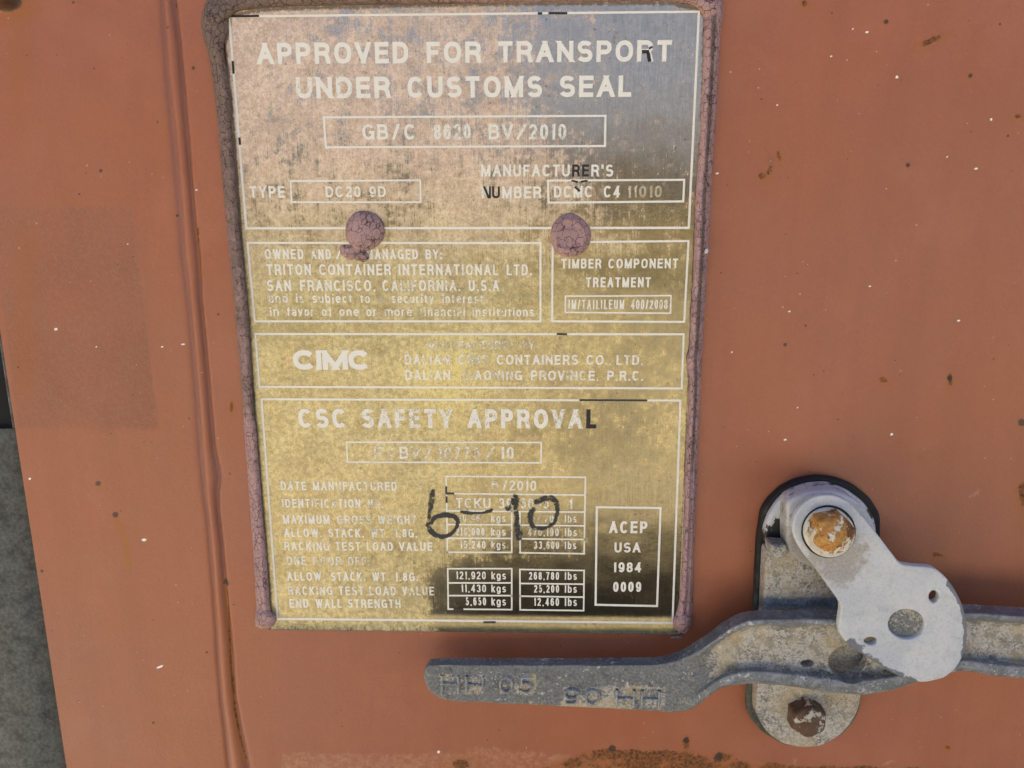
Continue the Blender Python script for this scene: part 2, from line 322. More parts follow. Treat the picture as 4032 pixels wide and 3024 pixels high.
def spot(k, x, y, rx, ry=None, ang=0, amp=1.0, pw=1.0):
    ry = ry or rx; a = math.radians(ang); dx, dy = px - x, py - y
    u, v = (dx * math.cos(a) + dy * math.sin(a)) / rx, (-dx * math.sin(a) + dy * math.cos(a)) / ry
    g = amp * np.exp(-(u * u + v * v) ** pw * .7); A[k] = np.maximum(A[k], g)
def path(k, pl, wd, amp=1.0, soft=.5):
    pl = np.array(pl, float); best = np.full_like(px, 1e9)
    for (ax, ay), (bx, by) in zip(pl[:-1], pl[1:]):
        dx, dy = bx - ax, by - ay; t = np.clip(((px - ax) * dx + (py - ay) * dy) / (dx * dx + dy * dy), 0, 1)
        best = np.minimum(best, np.hypot(px - ax - t * dx, py - ay - t * dy))
    A[k] = np.maximum(A[k], amp * (1 - smoothstep(wd * (1 - soft), wd * (1 + soft), best))); return best
for x, y, r in ((761, 267, 9), (390, 671, 8), (281, 6, 8), (96, 216, 5), (306, 764, 5), (661, 108, 6), (692, 849, 6), (381, 1907, 12), (449, 2030, 14), (159, 2253, 8),
                (889, 2297, 15), (810, 2573, 6), (920, 2381, 5), (3490, 84, 10), (3821, 298, 11), (3969, 535, 6), (3172, 1283, 6), (3740, 1488, 12), (3092, 1357, 8), (4023, 1663, 18),
                (2702, 2914, 14), (2411, 2946, 16), (2830, 2976, 18), (3574, 651, 10), (2840, 1075, 5), (3245, 1461, 4), (3206, 1476, 4), (3912, 1414, 5), (2865, 730, 5),
                (3000, 390, 4), (3105, 700, 4), (3336, 625, 5), (3300, 1650, 5), (615, 480, 5), (520, 1010, 4), (860, 1237, 6), (740, 1650, 5), (905, 1865, 5), (500, 430, 4), (600, 2850, 6)):
    spot('dark', x, y, r * .85, amp=1.0, pw=1.3)
    if r > 8: spot('stain', x, y + r * .6, r * 1.7, amp=.5)
for x, y, rx, ry, a in ((777, 915, 9, 18, 0), (913, 1600, 8, 22, 0), (3170, 12, 14, 12, 0), (3664, 160, 48, 12, -25), (4008, 458, 14, 8, 0), (3068, 615, 8, 22, -20), (3031, 669, 10, 18, 20),
                     (3001, 693, 18, 12, 0), (3475, 1494, 18, 12, 20), (3740, 1495, 11, 26, 0), (4026, 1940, 18, 45, 0), (3690, 2185, 22, 8, 10), (1817, 3008, 34, 22, 0), (2702, 2925, 13, 28, 0), (2840, 2980, 40, 20, 0), (3730, 2940, 11, 8, 0)):
    spot('rust', x, y, rx, ry, a, amp=.85, pw=1.1); spot('stain', x, y + ry * .7, rx * 2.2, ry * 2.2, a, amp=.65)
path('stain', [(452, 2045), (480, 2110), (495, 2170), (500, 2240)], 15, .8)
path('stain', [(886, 2310), (895, 2450), (905, 2600), (915, 2760), (935, 2900), (965, 3010)], 11, 1.0)
path('rust', [(893, 2330), (898, 2480), (908, 2650), (922, 2800), (945, 2920), (968, 3000)], 4.5, .62)
path('stain', [(777, 920), (780, 1000), (784, 1090)], 7, .8); path('rust', [(777, 905), (779, 960)], 4, .7)
path('stain', [(842, 2320), (845, 2400), (848, 2480)], 4, .7)
for q in ([(3740, 1500), (3752, 1570)], [(2160, 2900), (2150, 2800)], [(4026, 1980), (4030, 2060)]): path('stain', q, 10, .25)
spot('purple', 3037, 630, 16, amp=.8); spot('pale', 3025, 662, 14, amp=.5); spot('pale', 392, 695, 5, 14, amp=.6)
for x, y, rx, ry, a, k in ((3839, 1946, 38, 12, -25, .55), (3354, 1744, 18, 14, -40, .5), (3640, 1768, 22, 8, 0, .45), (3910, 1330, 40, 5, -35, .5), (3668, 620, 2, 32, 0, .5), (3780, 1040, 2, 28, -8, .5), (3320, 800, 3, 30, -6, .45),
                        (3500, 3000, 55, 11, -17, .55), (3640, 2880, 28, 10, 0, .42), (3625, 2950, 24, 45, 0, .42), (3130, 2990, 14, 40, 0, .5), (3620, 90, 30, 14, 0, .35), (3600, 215, 22, 8, 0, .45), (3780, 20, 18, 4, 0, .5)):
    spot('pale', x, y, rx, ry, a, amp=k)
for x, y, rx, ry, a in ((213, 1298, 8, 4, 0), (717, 1357, 8, 3.5, 5), (110, 1889, 4, 5, 0), (562, 2130, 10, 5, 0), (625, 2631, 14, 4, -20), (3415, 127, 6, 4.5, 0), (3274, 220, 5, 3, 0), (3844, 664, 7, 5, 0),
                     (3532, 303, 6, 5, 0), (2825, 682, 6, 4, 0), (3774, 1262, 6, 4, 0), (3092, 1731, 6, 4, 0), (3511, 1710, 6, 4, 0), (3358, 112, 3, 3, 0), (3730, 617, 4, 3, 0), (3062, 412, 4, 4, 0), (3903, 470, 6, 4, 0),
                     (3425, 1128, 4, 3, 0), (634, 1366, 5, 3, 0), (373, 1367, 4, 3, 0), (3108, 1227, 4, 4, 0), (2882, 1387, 4, 4, 0), (3141, 1605, 3, 3, 0), (1727, 2960, 6, 5, 0), (774, 748, 4, 3, 0), (496, 960, 4, 3, 0), (52, 1903, 4, 4, 0)):
    spot('white', x, y, rx, ry, a, pw=2)
# welded seam left of the plate: two valleys, their shade painted dull purple, with a low ridge between them
SA = [(630, -200, 11), (633, 0, 11), (641, 120, 11), (653, 300, 13), (671, 452, 16), (686, 603, 16), (707, 844, 16), (716, 1000, 14), (726, 1060, 14), (745, 1240, 12), (760, 1422, 12), (775, 1603, 13), (787, 1784, 13), (803, 1964, 9), (812, 2030, 9), (829, 2216, 8), (845, 2432, 7), (856, 2617, 7), (870, 2772, 7), (889, 2926, 8), (900, 3024, 9), (915, 3200, 9)]
SB = [(676, -200, 13), (681, 0, 13), (702, 180, 10), (717, 362, 11), (732, 542, 11), (747, 723, 9), (763, 904, 11), (776, 1000, 11), (785, 1180, 9), (803, 1362, 9), (818, 1542, 10), (835, 1753, 10), (857, 1880, 16), (850, 1934, 11), (852, 2000, 8), (869, 2154, 8), (884, 2340, 10), (905, 2555, 9), (918, 2740, 8), (938, 2864, 12), (960, 2970, 14), (985, 3100, 14)]
def seam(S):
    S = np.array(S); cx = np.interp(py, S[:, 1], S[:, 0]); hw = 1.3 * np.interp(py, S[:, 1], S[:, 2]); return px - cx, hw
da, ha = seam(SA); db, hb = seam(SB)
A['purple'] = np.maximum(A['purple'], .85 * (1 - smoothstep(.5, 1.35, np.abs(da) / ha)))
A['purple'] = np.maximum(A['purple'], .95 * (1 - smoothstep(.5, 1.3, np.abs(db) / hb)))
A['purple'] = np.maximum(A['purple'], .9 * (1 - smoothstep(0, 4, np.abs(db - hb - 1))))
mid = (da > 0) & (db < 0); tt = np.clip(da / np.maximum(da - db, 1), 0, 1)
H += np.where(mid, .0015 * np.sin(np.pi * tt) ** .8, 0) - .0008 * np.exp(-(da / ha) ** 2) - .0009 * np.exp(-(db / hb) ** 2) + .0011 * smoothstep(0, 16, db) * 1.0 - .0011
H += .0011 * (db > 0) * 0
spot('rust', 690, 15, 9, 30, amp=.6)
# ghost of a sticker
ex = np.interp(py, [815, 1690], [515, 622]); g = smoothstep(808, 820, py + 10 * (vnoise(pts, 700, 6) - .5)) * (1 - smoothstep(1684, 1696, py + 14 * (vnoise(pts, 700, 7) - .5))) * (1 - smoothstep(-5, 5, px - ex + 14 * (vnoise(pts, 700, 8) - .5))) * smoothstep(-8, 4, px - np.interp(py, [815, 1690], [-40, 66]))
A['ghost'] = np.clip(g * (.45 + .75 * vnoise(pts, 55, 4) * (.5 + .5 * smoothstep(0, 450, px))), 0, 1)
A['stain'] = np.maximum(A['stain'], .5 * np.exp(-((px - 90) / 70) ** 2) * smoothstep(700, 1000, py) * (1 - smoothstep(1500, 1700, py)))
A['stain'] = np.maximum(A['stain'], .55 * np.exp(-((px - 70) / 70) ** 2 - ((py - 250) / 330) ** 2))
# worn, chalky band and rust along the bottom fold
edge = np.interp(px, [0, 1090, 1112, 1500, 1820, 1891, 2000, 2287, 2340, 2500], [3400, 3200, 2952, 2956, 2948, 2922, 2935, 2962, 2990, 3300])
A['pale'] = np.maximum(A['pale'], .47 * smoothstep(-24, 24, py - edge) * (1 - smoothstep(150, 330, py - edge)))
e2 = np.interp(px, [2050, 2250, 2340, 2480, 2720, 2790, 2900, 3000, 3300, 4100], [3060, 2985, 2958, 2962, 2968, 2995, 3005, 3012, 3022, 3045])
A['rust'] = np.maximum(A['rust'], (.25 + 1.1 * vnoise(pts, 130, 9)) * smoothstep(-38, 20, py - e2) * (1 - smoothstep(60, 190, py - e2))); A['stain'] = np.maximum(A['stain'], .8 * smoothstep(-40, 20, py - e2) * (1 - smoothstep(90, 260, py - e2)))
A['pale'] = np.maximum(A['pale'], .5 * np.exp(-((py - e2 + 8) / 7) ** 2) * smoothstep(2850, 2950, px))
spot('dark', 20, 10, 55, 34, pw=2); spot('stain', 40, 20, 95, 80, amp=.9)
H += .006 * np.exp(-(((px - 10) / 45) ** 2 + ((py - 5) / 26) ** 2) ** 2)
H += .0004 * (A['rust'] > .3) * (vnoise(pts, 900) - .3)
for x, y, r, h in ((3640, 1790, 26, .0006), (3300, 1760, 40, .0004), (3354, 1735, 20, .0006), (3570, 660, 30, .0004)):
    H += h * np.exp(-((px - x) ** 2 + (py - y) ** 2) / r ** 2)
H += .0009 * (vnoise(pts, 9, 3) - .5)
pts[..., 1] -= H
mesh('door_skin', pts.reshape(-1, 3), grid_faces(len(xs), len(zs)), MP, door, attrs=A)
def box(name, a, b, mat, parent, attrs=None, bev=0):
    (ax, ay, az), (bx, by, bz) = a, b
    V = [(x, y, z) for x in (ax, bx) for y in (ay, by) for z in (az, bz)]
    F = [(0, 1, 3, 2), (4, 6, 7, 5), (0, 4, 5, 1), (2, 3, 7, 6), (0, 2, 6, 4), (1, 5, 7, 3)]
    return mesh(name, V, F, mat, parent, False, attrs)
def za_(n): return {k: np.zeros(n) for k in A}
fl = -DOOR
box('door_core', (XL, fl + .0022, ZB), (XR, fl + .045, ZT), MP, door, za_(8))
# rubber gasket past the free edge of the door: dusty below; above, a dark strip set back for the deep gap's shade
gz = P(20, 1704, DOOR)[2]
def strip(name, xa, xb, y, z0, z1, dust, n=60):
    zz = np.linspace(z0, z1, n); xx = np.array([xa, xa + .002, (xa + xb) / 2, xb - .002, xb]); dd = np.array([.004, .0006, 0, .0006, .004])
    V = np.array([(x, y + d, z) for z in zz for x, d in zip(xx, dd)]); V[:, 1] += .001 * (vnoise(V, 60, 2) - .5)
    return mesh(name, V, grid_faces(n, 5), MR, door, attrs={'dust': np.full(len(V), dust)})
strip('door_gasket_and_gap_shade', XL - .055, XL - .0006, fl + .006, ZB, gz, .75)
strip('door_gasket_and_gap_shade', XL - .055, XL - .006, fl + .0105, gz - .02, ZT, .18)
strip('gasket_lip', XL - .0065, XL - .0006, fl + .0055, gz + .0004, ZT, .75)
box('door_edge', (XL - .0008, fl + .003, ZB), (XL - .0001, fl + .045, ZT), MP, door, za_(8))

# ------------------------------------------------------------------ data plate
plate = thing('data_plate', P(1850, 1250, 0), 'tarnished brushed steel approval plate covered in etched white lettering', 'plate')
zl0, zl1 = P(1850, 2412)[2], P(1850, 2485)[2]
def lip(z):                       # the free bottom edge of the plate curls off the door
    t = np.clip((zl0 - z) / (zl0 - zl1), 0, 1.2); return .0016 * t * t
cor = np.array([P(876, 14), P(2782, 2), P(2672, 2491), P(1062, 2473)])
nu, nv = 380, 560
u, v = np.meshgrid(np.linspace(0, 1, nu), np.linspace(0, 1, nv), indexing='ij'); u = u[..., None]; v = v[..., None]
pp = (cor[0] * (1 - u) + cor[1] * u) * (1 - v) + (cor[3] * (1 - u) + cor[2] * u) * v
px, py = toPx(pp)
dust = .62 - .42 * smoothstep(1650, 2600, px) - .12 * smoothstep(1400, 2400, py) * smoothstep(1600, 1800, px) + .10 * (1 - smoothstep(900, 1100, px))
dust += .35 * (1 - smoothstep(0, 500, np.hypot(px - 900, py - 60))) + .12 * np.exp(-((px - 1750) / 300) ** 2 - ((py - 1500) / 400) ** 2)
dust -= .45 * smoothstep(1650, 1740, px) * smoothstep(2170, 2260, py)  # film thinned to the outline of the dark reflection at lower right
gold_glare = .62 * np.exp(-((px - 1750) / 330) ** 2 - ((py - 1480) / 330) ** 2) + .40 * np.exp(-((px - 2360) / 90) ** 2 - ((py - 1650) / 330) ** 2) + .25 * np.exp(-((px - 1200) / 350) ** 2 - ((py - 1900) / 350) ** 2)  # bright gold reflections painted into the film colour
warm = np.clip(1.0 - smoothstep(500, 1250, py), 0, 1)  # upper zone: peach reflection put into film and metal colour
smu = np.zeros_like(px)
for x, y, rx, ry, a in ((1690, 2090, 120, 90, .30), (1950, 2110, 210, 100, .34), (2160, 2070, 130, 100, .34), (1455, 1000, 60, 20, .5)):
    smu = np.maximum(smu, a * np.exp(-((px - x) / rx) ** 2 - ((py - y) / ry) ** 2))
ed = np.maximum(.62 * np.exp(-((py - np.interp(px, [880, 1033, 1540, 2000, 2640, 2760], [70, 36, 22, 14, 10, 40])) / 16) ** 2), .36 * np.exp(-((py - 2486) / 9) ** 2))
ed = np.maximum(ed, .7 * np.exp(-((px - np.interp(py, [60, 120, 180, 430, 900, 1640, 2400], [905, 903, 886, 914, 947, 1004, 1066])) / 9) ** 2))  # dark shadow line painted along the left bead's inner edge
ed = np.maximum(ed, .45 * np.exp(-((px - np.interp(py, [60, 400, 900, 1400, 1900, 2400], [2768, 2762, 2734, 2713, 2694, 2665])) / 7) ** 2))
pp = pp.copy(); pp[..., 1] -= lip(pp[..., 2])
Vf = pp.reshape(-1, 3); Vb = Vf + np.array([0, .0011, 0]); n = len(Vf)
gf = grid_faces(nu, nv)[:, ::-1]
loop = [i * nv for i in range(nu)] + [(nu - 1) * nv + j for j in range(1, nv)] + [i * nv + nv - 1 for i in range(nu - 2, -1, -1)] + [j for j in range(nv - 2, 0, -1)]
lp = np.array(loop); l2 = np.roll(lp, -1); rim = np.stack([lp, l2, l2 + n, lp + n], -1)
AT = {k: np.concatenate([q.ravel(), q.ravel()]) for k, q in (('dust', dust), ('warm', warm), ('smudge', smu), ('edge', ed), ('gold_glare', gold_glare))}
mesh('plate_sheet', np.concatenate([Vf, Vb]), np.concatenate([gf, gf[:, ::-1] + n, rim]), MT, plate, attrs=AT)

# ------------------------------------------------------------------ stroke lettering
def arc(cx, cy, rx, ry, a0, a1, n=None, p=2.3):
    n = n or max(4, int(abs(a1 - a0) / 12)); o = []
    for k in range(n + 1):
        a = math.radians(a0 + (a1 - a0) * k / n); c, s = math.cos(a), math.sin(a)
        o.append((cx + rx * math.copysign(abs(c) ** (2 / p), c), cy + ry * math.copysign(abs(s) ** (2 / p), s)))
    return o
O_ = arc(.5, .5, .5, .5, 90, 450)
def bowl(x, y0, y1, r=1.0, x0=0.0):   # a D-shaped lobe from stem
    return [(x0, y1)] + [(x, y1)] + arc(x, (y0 + y1) / 2, r - x, (y1 - y0) / 2, 90, -90)[1:-1] + [(x, y0), (x0, y0)]
G = {
 'A': (.74, [[(0, 0), (.5, 1)], [(.5, 1), (1, 0)], [(.2, .33), (.8, .33)]]),
 'B': (.68, [[(0, 0), (0, 1)], bowl(.55, .53, 1, .92), bowl(.55, 0, .53, 1)]),
 'C': (.72, [arc(.5, .5, .5, .5, 38, 322)]), 'D': (.70, [[(0, 0), (0, 1)], bowl(.45, 0, 1)]),
 'E': (.62, [[(0, 0), (0, 1)], [(0, 1), (1, 1)], [(0, .52), (.92, .52)], [(0, 0), (1, 0)]]),
 'F': (.58, [[(0, 0), (0, 1)], [(0, 1), (1, 1)], [(0, .5), (.85, .5)]]),
 'G': (.76, [arc(.5, .5, .5, .5, 40, 342), [(.55, .46), (1, .46), (1, 0)]]),
 'H': (.70, [[(0, 0), (0, 1)], [(1, 0), (1, 1)], [(0, .52), (1, .52)]]), 'I': (0, [[(.5, 0), (.5, 1)]]),
 'J': (.54, [[(1, 1), (1, .3)] + arc(.5, .3, .5, .3, 0, -180)[1:]]),
 'K': (.70, [[(0, 0), (0, 1)], [(0, .36), (1, 1)], [(.32, .56), (1, 0)]]),
 'L': (.56, [[(0, 1), (0, 0)], [(0, 0), (1, 0)]]), 'M': (.84, [[(0, 0), (0, 1)], [(0, 1), (.5, 0)], [(.5, 0), (1, 1)], [(1, 1), (1, 0)]]),
 'N': (.71, [[(0, 0), (0, 1)], [(0, 1), (1, 0)], [(1, 0), (1, 1)]]), 'O': (.77, [O_]),
 'P': (.66, [[(0, 0), (0, 1)], bowl(.55, .45, 1)]), 'R': (.70, [[(0, 0), (0, 1)], bowl(.55, .48, 1, .97), [(.5, .48), (.8, .42), (.9, .28), (1, 0)]]),
 'S': (.67, [arc(.5, .75, .47, .25, 25, 180) + arc(.5, .75, .47, .25, 180, 262)[1:] + arc(.5, .26, .5, .26, 82, 0)[0:] + arc(.5, .26, .5, .26, 0, -160)[1:]]),
 'T': (.64, [[(0, 1), (1, 1)], [(.5, 1), (.5, 0)]]), 'U': (.70, [[(0, 1), (0, .3)] + arc(.5, .32, .5, .32, 180, 360)[1:-1] + [(1, .3), (1, 1)]]),
 'V': (.70, [[(0, 1), (.5, 0)], [(.5, 0), (1, 1)]]), 'W': (1.0, [[(0, 1), (.26, 0)], [(.26, 0), (.5, 1)], [(.5, 1), (.74, 0)], [(.74, 0), (1, 1)]]),
 'X': (.68, [[(0, 0), (1, 1)], [(0, 1), (1, 0)]]), 'Y': (.68, [[(0, 1), (.5, .42)], [(1, 1), (.5, .42)], [(.5, .42), (.5, 0)]]),
 '0': (.58, [O_]), '1': (.30, [[(1, 0), (1, 1)], [(0, .74), (.5, .78), (.9, .95)]]),
 '2': (.58, [arc(.5, .7, .48, .3, 170, -10) + [(.85, .5), (.3, .25), (.02, .0)], [(0, 0), (1, 0)]]),
 '3': (.58, [arc(.48, .755, .44, .245, 165, -88), arc(.48, .255, .52, .255, 88, -165)]),
 '4': (.60, [[(.76, 0), (.76, 1)], [(.76, 1), (0, .26)], [(0, .26), (1, .26)]]),
 '5': (.58, [[(.92, 1), (.18, 1), (.08, .48)] + arc(.48, .32, .52, .32, 130, -160)]),
 '6': (.58, [arc(.5, .33, .5, .33, 0, 360), [(0, .33)] + arc(.5, .6, .5, .4, 180, 30)]),
 '7': (.56, [[(0, 1), (1, 1)], [(1, 1), (.55, .5), (.3, 0)]]), '8': (.58, [arc(.5, .76, .44, .24, 0, 360), arc(.5, .26, .5, .26, 0, 360)]),
 '9': (.58, [arc(.5, .67, .5, .33, 0, 360), [(1, .67)] + arc(.5, .4, .5, .4, 0, -150)]),
 '/': (.42, [[(0, -.02), (1, 1)]]), '-': (.42, [[(0, .42), (1, .42)]]), '.': (0, [[(.5, 0), (.5, .03)]]), ',': (.04, [[(1, .06), (1, 0), (0, -.18)]]),
 ':': (0, [[(.5, 0), (.5, .03)], [(.5, .6), (.5, .63)]]), "'": (0, [[(.5, .8), (.5, 1)]]),
 'a': (.50, [arc(.48, .19, .48, .19, 0, 360), [(1, 0), (1, .45)] + arc(.5, .48, .5, .25, 0, 160)]),
 'b': (.52, [[(0, 0), (0, 1)], arc(.5, .36, .5, .36, 0, 360)]), 'c': (.48, [arc(.5, .36, .5, .36, 40, 320)]), 'd': (.52, [[(1, 0), (1, 1)], arc(.5, .36, .5, .36, 0, 360)]),
 'e': (.52, [[(0, .38), (1, .38)], arc(.5, .36, .5, .36, 0, 325)]), 'f': (.36, [[(.4, 0), (.4, .8)] + arc(1.0, .8, .6, .2, 180, 95), [(0, .68), (1, .68)]]),
 'g': (.52, [arc(.5, .36, .5, .36, 0, 360), [(1, .72), (1, -.02)] + arc(.5, -.02, .5, .24, 0, -160)]), 'i': (0, [[(.5, 0), (.5, .64)], [(.5, .96), (.5, 1)]]),
 'j': (.10, [[(1, .66), (1, -.1), (0, -.24)], [(1, .96), (1, 1)]]), 'k': (.46, [[(0, 0), (0, 1)], [(0, .3), (1, .74)], [(.36, .45), (1, 0)]]), 'l': (0, [[(.5, 0), (.5, 1)]]),
 'm': (.80, [[(0, 0), (0, .68)], [(0, .5)] + arc(.25, .5, .25, .23, 180, 0) + [(.5, 0)], [(.5, .5)] + arc(.75, .5, .25, .23, 180, 0) + [(1, 0)]]),
 'n': (.50, [[(0, 0), (0, .68)], [(0, .45)] + arc(.5, .45, .5, .28, 180, 0) + [(1, 0)]]), 'o': (.52, [arc(.5, .36, .5, .36, 0, 360)]),
 'r': (.34, [[(0, 0), (0, .68)], [(0, .45)] + arc(1, .45, 1, .28, 180, 95)]),
 's': (.46, [arc(.5, .54, .46, .19, 25, 180) + arc(.5, .54, .46, .19, 180, 262)[1:] + arc(.5, .18, .5, .18, 82, -160)]),
 't': (.34, [[(.4, .95), (.4, .15)] + arc(1, .15, .6, .15, 180, 265), [(0, .68), (1, .68)]]), 'u': (.50, [[(0, .68), (0, .25)] + arc(.5, .27, .5, .27, 180, 360) + [(1, .68)], [(1, .68), (1, 0)]]),
 'v': (.50, [[(0, .74), (.5, 0)], [(.5, 0), (1, .74)]]), 'y': (.50, [[(0, .74), (.5, .0)], [(1, .74), (.42, -.12), (.1, -.24)]]),
}
def ribbon(pts, hw, flat_ends, bot=None, top=None):
    """mitred strip along a 2-D polyline; upright ends are cut level with the base or cap line"""
    p = np.array(pts, float); closed = np.hypot(*(p[0] - p[-1])) < 1e-6 and len(p) > 3
    if closed: p = p[:-1]
    keep = [0] + [i for i in range(1, len(p)) if np.hypot(*(p[i] - p[i - 1])) > 1e-7]; p = p[keep]; n = len(p)
    L, R = [], []
    for i in range(n):
        a = p[i] - p[i - 1] if (i > 0 or closed) else p[1] - p[0]; b = p[(i + 1) % n] - p[i] if (i < n - 1 or closed) else a
        a = a / np.hypot(*a); b = b / np.hypot(*b); na, nb = np.array([-a[1], a[0]]), np.array([-b[1], b[0]])
        mm = na + nb; mm = mm / max(np.hypot(*mm), 1e-6); k = hw / max(.45, mm @ nb)
        L.append(p[i] + mm * k); R.append(p[i] - mm * k)
    if not closed and flat_ends:
        for idx, nxt in ((0, 1), (n - 1, n - 2)):
            d = p[idx] - p[nxt]; d = d / np.hypot(*d)
            for S in (L, R):
                q = S[idx]
                if abs(d[1]) > .45 and flat_ends[0 if idx == 0 else 1] in ('b', 't'):
                    yt = bot if flat_ends[0 if idx == 0 else 1] == 'b' else top; S[idx] = q + d * ((yt - q[1]) / d[1])
                elif flat_ends[0 if idx == 0 else 1] in ('b', 't', 'h'): S[idx] = q + d * hw
    V = np.empty((2 * n, 2)); V[0::2] = L; V[1::2] = R
    F = [(2 * i, 2 * i + 1, (2 * i + 3) % (2 * n), (2 * i + 2) % (2 * n)) for i in range(n if closed else n - 1)]
    return V, F
def lay(text, h, width, sw):
    """list of (char index, strokes as 2-D polylines, end kinds, base, top) for a word of given height and width"""
    ws = [G[c][0] * h + sw * (1.0 if G[c][0] == 0 else 0.0) for c in text]; nat = sum(ws); gaps = len(text) - 1
    g = .20 * h
    k = (width - gaps * g) / nat if len(text) > 1 else width / max(nat, 1e-9)
    if k < .55: g = g * .7; k = (width - gaps * g) / nat
    if len(text) == 1: k = 1 if G[text][0] == 0 else k
    x = 0; out = []
    for ci, c in enumerate(text):
        gw = max(ws[ci] * (k if G[c][0] else 1.0), sw); st_ = []
        if G[c][0] == 0 and len(text) > 1: gw = sw
        for s in G[c][1]:
            q = [(x + sw / 2 + a * (gw - sw), sw / 2 + b * (h - sw)) for a, b in s]
            kinds = []
            for e in (s[0], s[-1]):
                kinds.append('b' if abs(e[1]) < 1e-6 else 't' if abs(e[1] - 1) < 1e-6 else 'h' if (len(s) == 2) else '')
            if len(s) > 4:   # curved strokes: only straight tails reach the lines
                for ii, (e, f) in enumerate(((s[0], s[1]), (s[-1], s[-2]))):
                    if abs(e[0] - f[0]) > .02: kinds[ii] = ''
            if c in '.:': kinds = ['', '']; q = [(q[0][0], q[0][1] - sw / 2), (q[0][0], q[0][1] + sw * .55)]
            st_.append((q, kinds))
        out.append((ci, st_)); x += gw + g
    sc_ = width / max(x - g, 1e-9) if len(text) > 1 else 1
    return out, h, sc_
LETD = .00005
def text_line(words, yb, cap, wear=.3, sw=.165, base=None, black=(), name='text_line', mat=None, depth=None, jit=.11):
    """words: (text, x0, x1) in photo coordinates; yb = baseline at (left, right)"""
    VV, FF, W_, B_ = [], [], [], []; cnt = 0
    xl, xr = words[0][1], words[-1][2]; ya, ybb = yb if isinstance(yb, tuple) else (yb, yb)
    for wi, wd in enumerate(words):
        t, a, b = wd[:3]; ww = wd[3] if len(wd) > 3 else 0
        f = lambda xx: ya + (ybb - ya) * ((xx - xl) / max(xr - xl, 1))
        p0, p1 = P(a, f(a)), P(b, f(b)); up = P(a, f(a) - cap) - p0; h = np.hypot(up[0], up[2]); ex = p1 - p0; wdt = np.hypot(ex[0], ex[2]); ex = ex / wdt; ez = np.array([-ex[2], 0, ex[0]])
        o, _, sc_ = lay(t, h, wdt, sw * h)
        for ci, ss in o:
            wr = wear + (.0 if cap < 48 else 0) + ww + random.uniform(-jit, jit); bl = 1.0 if (wi, ci) in black else 0.0
            for si, (q, kd) in enumerate(ss):
                V2, F2 = ribbon([(x * sc_, y) for x, y in q], sw * h / 2, kd, 0.0, h)
                V3 = p0 + V2[:, :1] * ex + V2[:, 1:] * ez; V3[:, 1] -= LETD + .000012 * (si + 1) + lip(V3[:, 2])
                VV.append(V3); FF += [tuple(k + cnt for k in f_) for f_ in F2]; cnt += len(V3); W_ += [wr] * len(V3); B_ += [bl] * len(V3)
    return mesh(name, np.concatenate(VV), FF, mat or ML, plate, False, {'wear': W_, 'black': B_})
def bars(segs, wd=7.0, wear=.22, name='frame_line', black=0.0, dz=0.0):
    VV, FF, W_ = [], [], []; cnt = 0
    for k, ((ax, ay), (bx, by)) in enumerate(segs):
        L = math.hypot(bx - ax, by - ay); dx, dy = (bx - ax) / L, (by - ay) / L; n = max(2, int(L / 40))
        o = wd / 2; row = []
        for i in range(n + 1):
            t = -o + (L + 2 * o) * i / n
            for s in (-o, o): row.append((ax + dx * t - dy * s, ay + dy * t + dx * s))
        q = np.array(row); V3 = PV(q[:, 0], q[:, 1], 0.0); V3[:, 1] -= LETD + dz + .000012 * (k % 7) + lip(V3[:, 2])
        VV.append(V3); FF += [(cnt + 2 * i, cnt + 2 * i + 1, cnt + 2 * i + 3, cnt + 2 * i + 2) for i in range(n)]; cnt += len(V3)
        W_ += list(np.repeat(wear + .25 * (RNG.random(n + 1) - .5), 2))
    return mesh(name, np.concatenate(VV), FF, ML if not black else MBK, plate, False, {'wear': W_, 'black': [black] * cnt})
def frame(tl, tr, br, bl, wd=7.0, wear=.22): return bars([(tl, tr), (tr, br), (br, bl), (bl, tl)], wd, wear)

frame((902, 65), (2752, 46), (2712, 897), (970, 899), 9, .12)
text_line([('APPROVED', 1015, 1609), ('FOR', 1681, 1895), ('TRANSPORT', 1962, 2643)], (253, 242), 84, .22, .215)
text_line([('UNDER', 1169, 1538, .08), ('CUSTOMS', 1606, 2134), ('SEAL', 2203, 2485)], (388, 381), 84, .24, .215)
frame((1275, 462), (2384, 456), (2382, 575), (1283, 580), 8)
text_line([('GB', 1428, 1529, .03), ('/', 1545, 1574), ('C', 1593, 1636), ('8620', 1709, 1853, .13), ('BV', 1924, 2020, .15), ('/', 2034, 2072, .12), ('2010', 2083, 2229, .12)], (550, 549), 61, .30, .185)
text_line([("MANUFACTURER'S", 1895, 2414)], (695, 695), 47, .34, .185, black={(0, 9), (0, 10)})
text_line([('TYPE', 985, 1123)], 779, 46, .28, .195)
frame((1143.5, 713), (1655, 710), (1656, 796), (1149, 796), 7, .3)
text_line([('DC20-9D', 1283, 1520)], (777, 776), 43, .38, .185)
text_line([('NUMBER', 1897, 2131)], (781, 781), 47, .40, .185, black={(0, 1)})
frame((2157, 711), (2694, 708), (2690, 793), (2160, 798), 8, .12)
text_line([('DCMC', 2181, 2332), ('C4', 2377, 2440), ('11010', 2469, 2605, .5)], (778, 777), 46, .22, .185)
frame((975, 956), (2128, 957), (2128, 1265), (1003, 1265), 8, .2)
text_line([('OWNED', 1044, 1196), ('AND', 1225, 1304, .1), ('/', 1324, 1345), ('MANAGED', 1443, 1646, .1), ('BY:', 1676, 1741)], (1020, 1021), 39, .30, .185)
text_line([('TRITON', 1052, 1226), ('CONTAINER', 1258, 1540), ('INTERNATIONAL', 1570, 1962, .08), ('LTD.', 1995, 2094)], (1083, 1084), 43, .32, .175)
